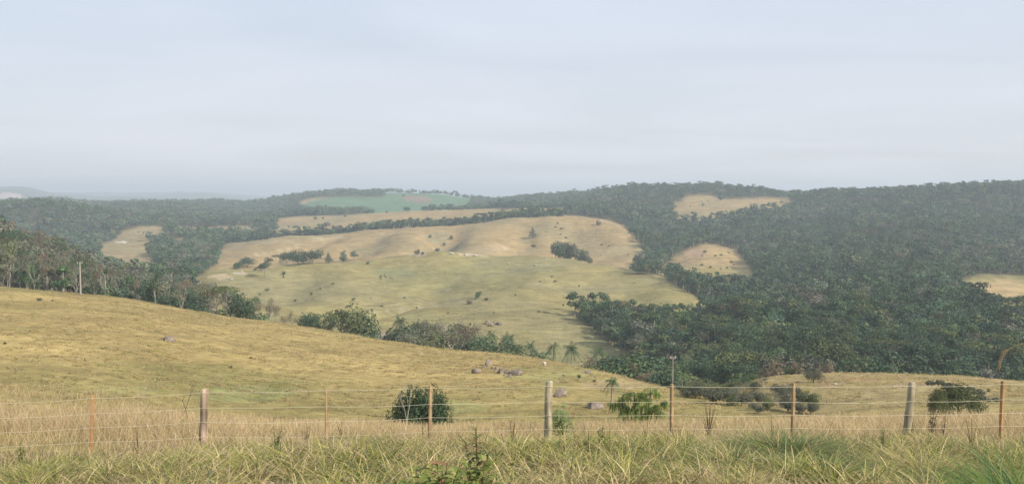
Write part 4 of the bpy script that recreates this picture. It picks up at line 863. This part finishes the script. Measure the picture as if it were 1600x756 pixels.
# separate clumps of long green grass
def clump(px, py, Y, n, rad, hmin, hmax, cols, prob, label, seed, w=(.008, .018), name='grass_clump', bendm=1.0, shift=0):
    r_ = np.random.default_rng(seed); a_, s_ = ray(px, py); x0 = a_*Y; p = Vector((x0, Y, float(height(x0, Y))))
    q = r_.normal(0, rad*.5, (n, 2)); P = np.stack([q[:, 0], q[:, 1]*.8, np.zeros(n)], 1); d = np.hypot(q[:, 0], q[:, 1])/rad
    P[:, 2] = height(P[:, 0]+p.x, P[:, 1]+p.y)-p.z-.03
    ang = np.arctan2(q[:, 1], q[:, 0])+r_.normal(0, .5, n); h = r_.uniform(hmin*.6, hmax, n)*(1-.35*np.clip(d, 0, 1)); ang = ang+r_.normal(0, .6, n)
    V, Q, k = blades(P, h, r_.uniform(*w, n), .1+.55*d*r_.uniform(.2, 1.3, n), r_.uniform(.5, 1.6, n)*bendm, r_, 6, ang=ang)
    o = link(name, mesh(name, V, Q, [M_grass], np.repeat(pick(cols, prob, n, r_), k, 0)), loc=p); return tag(o, label, 'grass clump', 'long grass clumps on the verge')
clump(1225, 712, 13.8, 3200, .80, .4, .92, ['rich', 'deep', 'lime', 'tan'], [.36, .42, .08, .14], 'large green grass clump below the stake, right of centre', 1)
clump(1140, 740, 12.4, 1500, .6, .3, .62, ['rich', 'deep', 'tan', 'straw'], [.4, .2, .2, .2], 'green grass clump with orange dry blades, left of the large one', 2)
clump(1290, 750, 11.8, 900, .6, .35, .65, ['rich', 'lime', 'deep'], [.5, .25, .25], 'bright green low grass clump at the bottom right of centre', 3)
clump(1450, 735, 12.6, 900, .75, .35, .7, ['olive', 'lime', 'tan', 'dull'], [.4, .25, .2, .15], 'yellowish olive tuft in front of the leaning post', 4)
clump(1560, 752, 11.4, 3000, 1.0, .22, .5, ['rich', 'deep', 'lime'], [.5, .3, .2], 'deep green long grass mass in the bottom right corner', 5)
clump(560, 712, 15.2, 900, .75, .35, .62, ['deep', 'rich', 'olive', 'dull'], [.35, .3, .25, .1], 'dark green grass tuft left of the broad leaved weed', 6)
clump(60, 745, 12.6, 700, .7, .35, .6, ['rich', 'lime', 'straw'], [.5, .3, .2], 'green grass tuft in the bottom left corner', 7)
clump(345, 740, 13.0, 700, .7, .3, .55, ['lime', 'green', 'straw'], [.4, .3, .3], 'lime green grass tuft below the brown post', 8)
clump(1345, 680, 17.0, 350, .35, .3, .55, ['deep', 'dull', 'olive'], [.4, .3, .3], 'small dark tuft between the stake and the leaning post', 9)
clump(1060, 712, 15, 500, .5, .3, .6, ['lime', 'green', 'olive'], [.4, .3, .3], 'lime tuft at the foot of the stake in the centre right', 10)

# tall elephant grass at the right edge, with one nodding seed head
def elephant():
    r_ = np.random.default_rng(44); Y = 8.6; a_, _ = ray(1632, 600); x0 = a_*Y; p = Vector((x0, Y, float(height(x0, Y))))
    root = empty('elephant_grass', p, 'tall green elephant grass at the right edge with one nodding tan seed head', 'grass')
    n = 2600; q = r_.normal(0, .30, (n, 2)); P = np.stack([q[:, 0]*1.1, q[:, 1], np.full(n, -.05)], 1)
    ang = np.arctan2(q[:, 1], q[:, 0])+r_.normal(0, .6, n); h = r_.uniform(.25, 1.3, n)*(1-.55*np.clip(-P[:, 0]/.6, 0, 1))
    V, Q, k = blades(P, h, r_.uniform(.010, .022, n), r_.uniform(0, .3, n), r_.uniform(.3, 1.3, n), r_, 7, ang=ang)
    link('blades', mesh('blades', V, Q, [M_grass], np.repeat(pick(['green', 'deep', 'lime'], [.62, .22, .16], n, r_)*np.array([.62, .86, .8]), k, 0)), root)
    def lp(px, py): a1, s1 = ray(px, py); return np.array([a1*Y, Y, CZ+s1*Y])-np.array(p)
    c = np.array([[.05, 0, 0], [.12, 0, .9], lp(1650, 545), lp(1610, 536), lp(1585, 541), lp(1575, 546)])
    tt_ = np.linspace(0, 5, 26); P = np.stack([pchip(np.arange(6.0), c[:, q_], tt_) for q_ in range(3)], 1)
    g = Geo(); g.add(*tube(P, np.linspace(.006, .003, 26), 5), tint=(.28, .27, .12)); st = link('stem', g.mesh('stem', [M_grass], True), root)
    c = np.array([lp(1575, 546), lp(1569, 550), lp(1564, 560), lp(1562, 570), lp(1561, 578)]); m = 900
    t = r_.uniform(0, 4, m); C = np.stack([np.interp(t, range(5), c[:, q_]) for q_ in range(3)], 1); d = unit(r_.normal(0, 1, (m, 3)))*.02*np.sin(np.pi*np.clip(t/4*.8+.15, 0, 1))[:, None]*r_.uniform(.5, 1.1, (m, 1))
    V, Q = leaves(C+d, d, .011, r_, 0, .3); g = Geo(); g.add(V, Q, tint_n((.46, .33, .19), m, r_)); link('seed_head', g.mesh('seed_head', [M_grass]), root)
elephant()

# arching clump of palm like grass and young palm on the spur
def arching():
    r_ = np.random.default_rng(52); p = place(1000, 58); root = empty('young_palm', p-Vector((0, 0, .1)), 'wide young palm clump with arching bright green fronds behind the fence', 'palm', 'young palms behind the fence')
    _, s = ray(1000, 598); H = CZ+s*58-p.z
    for (cx, cz, fl, nf) in ((-.35, H-.42, 1.2, 10), (.75, H-.40, 1.15, 10), (-1.35, H-1.25, 1.15, 11), (1.45, H-1.2, 1.0, 10), (.1, H-1.3, 1.2, 11), (-.6, H-1.55, 1.1, 10), (.9, H-1.6, 1.1, 10), (.2, H-.85, 1.0, 9), (-1.0, H-.85, .8, 7)):
        g = Geo()
        for i_ in range(nf):
            a_ = i_*2.4+r_.uniform(-.3, .3); el = r_.uniform(.0, 1.25); t = np.linspace(0, 1, 10); hd = np.array([math.cos(a_), math.sin(a_)*.8, 0]); ln = fl*r_.uniform(.75, 1.1)
            R = hd*(ln*math.cos(el)*t)[:, None]+np.array([0, 0, 1])*(ln*(math.sin(el)*t-(.35+.5*math.cos(el))*t**2))[:, None]+np.array([cx, r_.normal(0, .15), cz-.25*fl])
            g.add(*tube(R, np.linspace(.022, .006, 10), 4), tint=(.16, .19, .06)); sd = np.cross(hd, [0, 0, 1]); m = int(30*fl)
            u = r_.uniform(.12, 1, m); c = np.stack([np.interp(u, t, R[:, q]) for q in range(3)], 1); sg = r_.choice([-1, 1], m)[:, None]; w = (.34*fl*np.sin(np.pi*np.clip(u*.85+.15, 0, 1)))[:, None]*r_.uniform(.7, 1.2, (m, 1))
            md = c+sd*sg*w*.45+hd*w*.35+np.array([0, 0, .02]); tp = md+sd*sg*w*.15+hd*w*.15-np.array([0, 0, 1])*w*r_.uniform(.8, 1.7, (m, 1)); x_ = hd*.016
            V = np.stack([c-x_, c+x_, md+x_, md-x_, tp+x_*.3, tp-x_*.3], 1).reshape(-1, 3); Q = (np.array([[0, 1, 2, 3], [3, 2, 4, 5]])[None]+np.arange(m)[:, None, None]*6).reshape(-1, 4)
            g.add(V, Q, np.repeat(np.array((.22, .29, .085))*r_.uniform(.45, 1.5, (m, 1)), 6, 0))
        link('fronds', g.mesh('fronds', [M_leaf]), root)
        t = Geo(); t.add(*tube([(cx*.2, 0, 0), (cx*.6, 0, cz*.5), (cx, 0, cz-.1)], [.06, .05, .04], 6)); link('trunk', t.mesh('trunk', [M_bark_dark], True), root)
arching()
yp = proto_palm(3.6, 75, 18, 1.25, 'mid', .10, 1.25)
p = spot(955, 637, 60, 110); put_tree('young_palm', yp, p, (637-588)/F_PX*p.y/3.45, 'dark young palm on the spur left of the wide palm clump', 'palm', 'young palms behind the fence')

# ------------------------------------------------------------------ weeds and saplings near the fence
M_weed = mat('weed_leaf', None, 0.7, attr='tint', translucent=.3, spec=.12)
def leafblade(c, d, up, ln, wd, fold=.25, droop=.3):
    """one leaf: curved, folded along the midrib; 2 x 5 quads"""
    d = unit(np.array(d)); s = unit(np.cross(d, up)); nrm = np.cross(s, d); V = []
    for i_ in range(6):
        t = i_/5; w = wd*.5*math.sin(math.pi*(t*.94+.03))**.8; m = np.array(c)+d*ln*t-nrm*0+np.array([0, 0, -droop*ln*t*t])
        V += [m-s*w+nrm*fold*w, m, m+s*w+nrm*fold*w]
    Q = []
    for i_ in range(5): b = i_*3; Q += [[b, b+1, b+4, b+3], [b+1, b+2, b+5, b+4]]
    return V, Q
def weed(name, px, Y, H, stems, label, cols, leaf=(.10, .045), per=10, spread=.35, seed=0, cat='plant', lowbare=.2, stemcol=(.16, .12, .07), scale_tip=.5, fluff=0.0):
    r_ = np.random.default_rng(seed); a_, _s = ray(px, 650); x0 = a_*Y; p = Vector((x0, Y, float(height(x0, Y)))); root = empty(name, p, label, cat)
    gs_, gl = Geo(), Geo()
    for s_ in range(stems):
        a = r_.uniform(0, 6.28); e = np.array([math.cos(a)*spread*r_.uniform(.2, 1), math.sin(a)*spread*r_.uniform(.2, 1), H*r_.uniform(.65, 1) if s_ else H]); e = e if s_ else np.array([e[0]*.3, e[1]*.3, H])
        t = np.linspace(0, 1, 7)[:, None]; P = t*e+np.array([e[0], e[1], 0])*(t*t-t)*.5; gs_.add(*tube(P-np.array([0, 0, .05])*(t == 0), np.linspace(.009, .003, 7)*max(1, H), 5), tint=stemcol)
        for q in range(per):
            tq = lowbare+(1-lowbare)*(q+r_.random())/per; c = np.array([np.interp(tq, t[:, 0], P[:, z_]) for z_ in range(3)])+r_.normal(0, fluff, 3); b = q*2.4+r_.uniform(-.4, .4); k_ = 1-(1-scale_tip)*tq
            d = np.array([math.cos(b), math.sin(b), r_.uniform(.1, .9)]); V_, Q_ = leafblade(c, d, [0, 0, 1.0], leaf[0]*k_*r_.uniform(.7, 1.25), leaf[1]*k_*r_.uniform(.8, 1.2), droop=r_.uniform(.1, .6))
            gl.add(V_, Q_, tint=np.array(cols[r_.integers(0, len(cols))])*r_.uniform(.8, 1.2))
    link('stems', gs_.mesh('stems', [M_grass], True), root); link('leaves', gl.mesh('leaves', [M_weed], True), root)
    return root
gl_ = [(.21, .25, .06), (.16, .20, .055), (.30, .31, .10), (.24, .27, .075), (.19, .23, .06), (.33, .20, .10)]
weed('broad_leaved_weed', 690, 7.8, .62, 12, 'broad leaved weed with a few reddish young leaves at the bottom centre', gl_, (.25, .115), 15, .42, 3, 'weed', .05)
weed('broad_leaved_weed', 748, 7.9, .64, 10, 'broad leaved weed right of the one with reddish young leaves', gl_[:5], (.23, .10), 15, .34, 4, 'weed', .05)
weed('broad_leaved_weed', 640, 7.7, .54, 9, 'broad leaved weed just left of the one with reddish young leaves', gl_[:5], (.24, .11), 14, .34, 5, 'weed', .05)
weed('broad_leaved_weed', 596, 7.6, .42, 7, 'lowest broad leaved weed at the left end of the bottom centre group', gl_[:4], (.22, .10), 12, .28, 25, 'weed', .05)
weed('spiky_weed', 747, 8.8, .86, 4, 'pointed weed spire with small leaves rising above the broad leaved weeds', [(.20, .24, .08), (.27, .19, .09), (.16, .20, .08)], (.17, .06), 34, .16, 6, 'weed', .1, fluff=.015)
weed('leafy_shrub', 880, 19.2, .95, 8, 'green leafy shrub with thin stems right beside the middle post', [(.20, .28, .11), (.25, .32, .14)], (.10, .055), 60, .40, 7, 'shrub', .52, scale_tip=.8, fluff=.085)
weed('dark_weed', 1456, 18.6, .82, 5, 'dark leafy weed standing right of the leaning post', [(.11, .12, .06), (.16, .10, .06)], (.11, .05), 16, .26, 8, 'weed', .25, fluff=.03)
weed('dark_weed', 1424, 18.6, .55, 3, 'small dark weed at the foot of the leaning post', [(.08, .09, .045)], (.08, .035), 10, .1, 9, 'weed', .2)
weed('dark_weed', 1476, 18.4, .55, 3, 'short reddish dark weed right of the taller dark weed', [(.09, .065, .045)], (.08, .035), 9, .15, 10, 'weed', .2)
weed('dry_weed', 1108, 21, 1.05, 12, 'pale dry bushy weed between the two orange stakes', [(.36, .27, .15), (.30, .22, .12)], (.05, .018), 34, .34, 11, 'weed', .3, fluff=.04)
weed('dry_weed', 1206, 17.2, .62, 2, 'thin dark dry weed stalk just left of a stake', [(.14, .10, .06)], (.03, .015), 18, .08, 12, 'weed', .5)
weed('dry_weed', 660, 17.0, .66, 1, 'thin grey dry stalk left of the stake at the dark bush', [(.2, .17, .12)], (.03, .01), 12, .03, 13, 'weed', .4)
weed('dry_weed', 1062, 17.2, .35, 5, 'dark reddish dry weed at the foot of the centre right stake', [(.12, .07, .045)], (.06, .02), 10, .3, 14, 'weed', .2)
weed('dry_weed', 480, 17.4, .5, 3, 'short dry weed left of the thin orange stake', [(.3, .24, .14)], (.04, .012), 12, .12, 15, 'weed', .3)
weed('dry_weed', 535, 17.8, .55, 4, 'dry weed with dark seed tips right of the thin orange stake', [(.24, .18, .1)], (.04, .014), 14, .15, 16, 'weed', .5)
for k, (px, Y, H) in enumerate([(30, 14.5, .5), (215, 15.5, .55), (430, 14.2, .5), (800, 15.2, .55), (940, 14.6, .45), (1010, 16.2, .5), (1380, 15.0, .5), (1520, 15.5, .6)]):
    n_ = ['at the far left of the verge', 'right of the leftmost stake', 'between the brown post and the next stake', 'left of the middle post', 'right of the middle post', 'left of the centre right stake', 'left of the leaning post', 'left of the last stake'][k]
    weed('verge_weed', px, Y, H, 4, ('dry brown seeding weed ' if k % 2 else 'small green leafy weed ')+n_, [(.30, .22, .12)] if k % 2 else [(.14, .18, .05), (.2, .23, .07)], (.06, .02) if k % 2 else (.09, .04), 20, .14, 60+k, 'weed', .3, fluff=.02)
# slender leafless saplings
sap = Geo(); rs = np.random.default_rng(17); bare_branches(sap, 2.4, rs, 4, .018, .45, fork=.34); sapm = sap.mesh('sapling', [M_bark_dark], True)
p = place(292, 29); o = link('bare_sapling', sapm, loc=p); hh = (CZ+ray(292, 568)[1]*29)-p.z; o.scale = (.85, .85, hh/2.1); tag(o, 'slender leafless sapling in the dry grass left of the brown post', 'sapling')
sap2 = Geo(); bare_branches(sap2, 2.0, rs, 3, .016, .4, fork=.34); o = link('bare_sapling', sap2.mesh('sapling', [M_bark], True), loc=place(216, 34)); o.scale = (.7, .7, .9); tag(o, 'shorter faint leafless sapling further left in the dry grass', 'sapling')
sap3 = Geo(); bare_branches(sap3, 2.0, rs, 3, .035, .3, fork=.5); p = place(632, 44.5); o = link('bare_sapling', sap3.mesh('sapling', [M_bark], True), loc=p); o.scale = (1.3, 1.3, max(((CZ+ray(632, 628)[1]*44.5)-p.z)/1.8, .8)); tag(o, 'pale forked dry sapling in front of the big dark bush', 'sapling')
print('objects', len(bpy.data.objects))
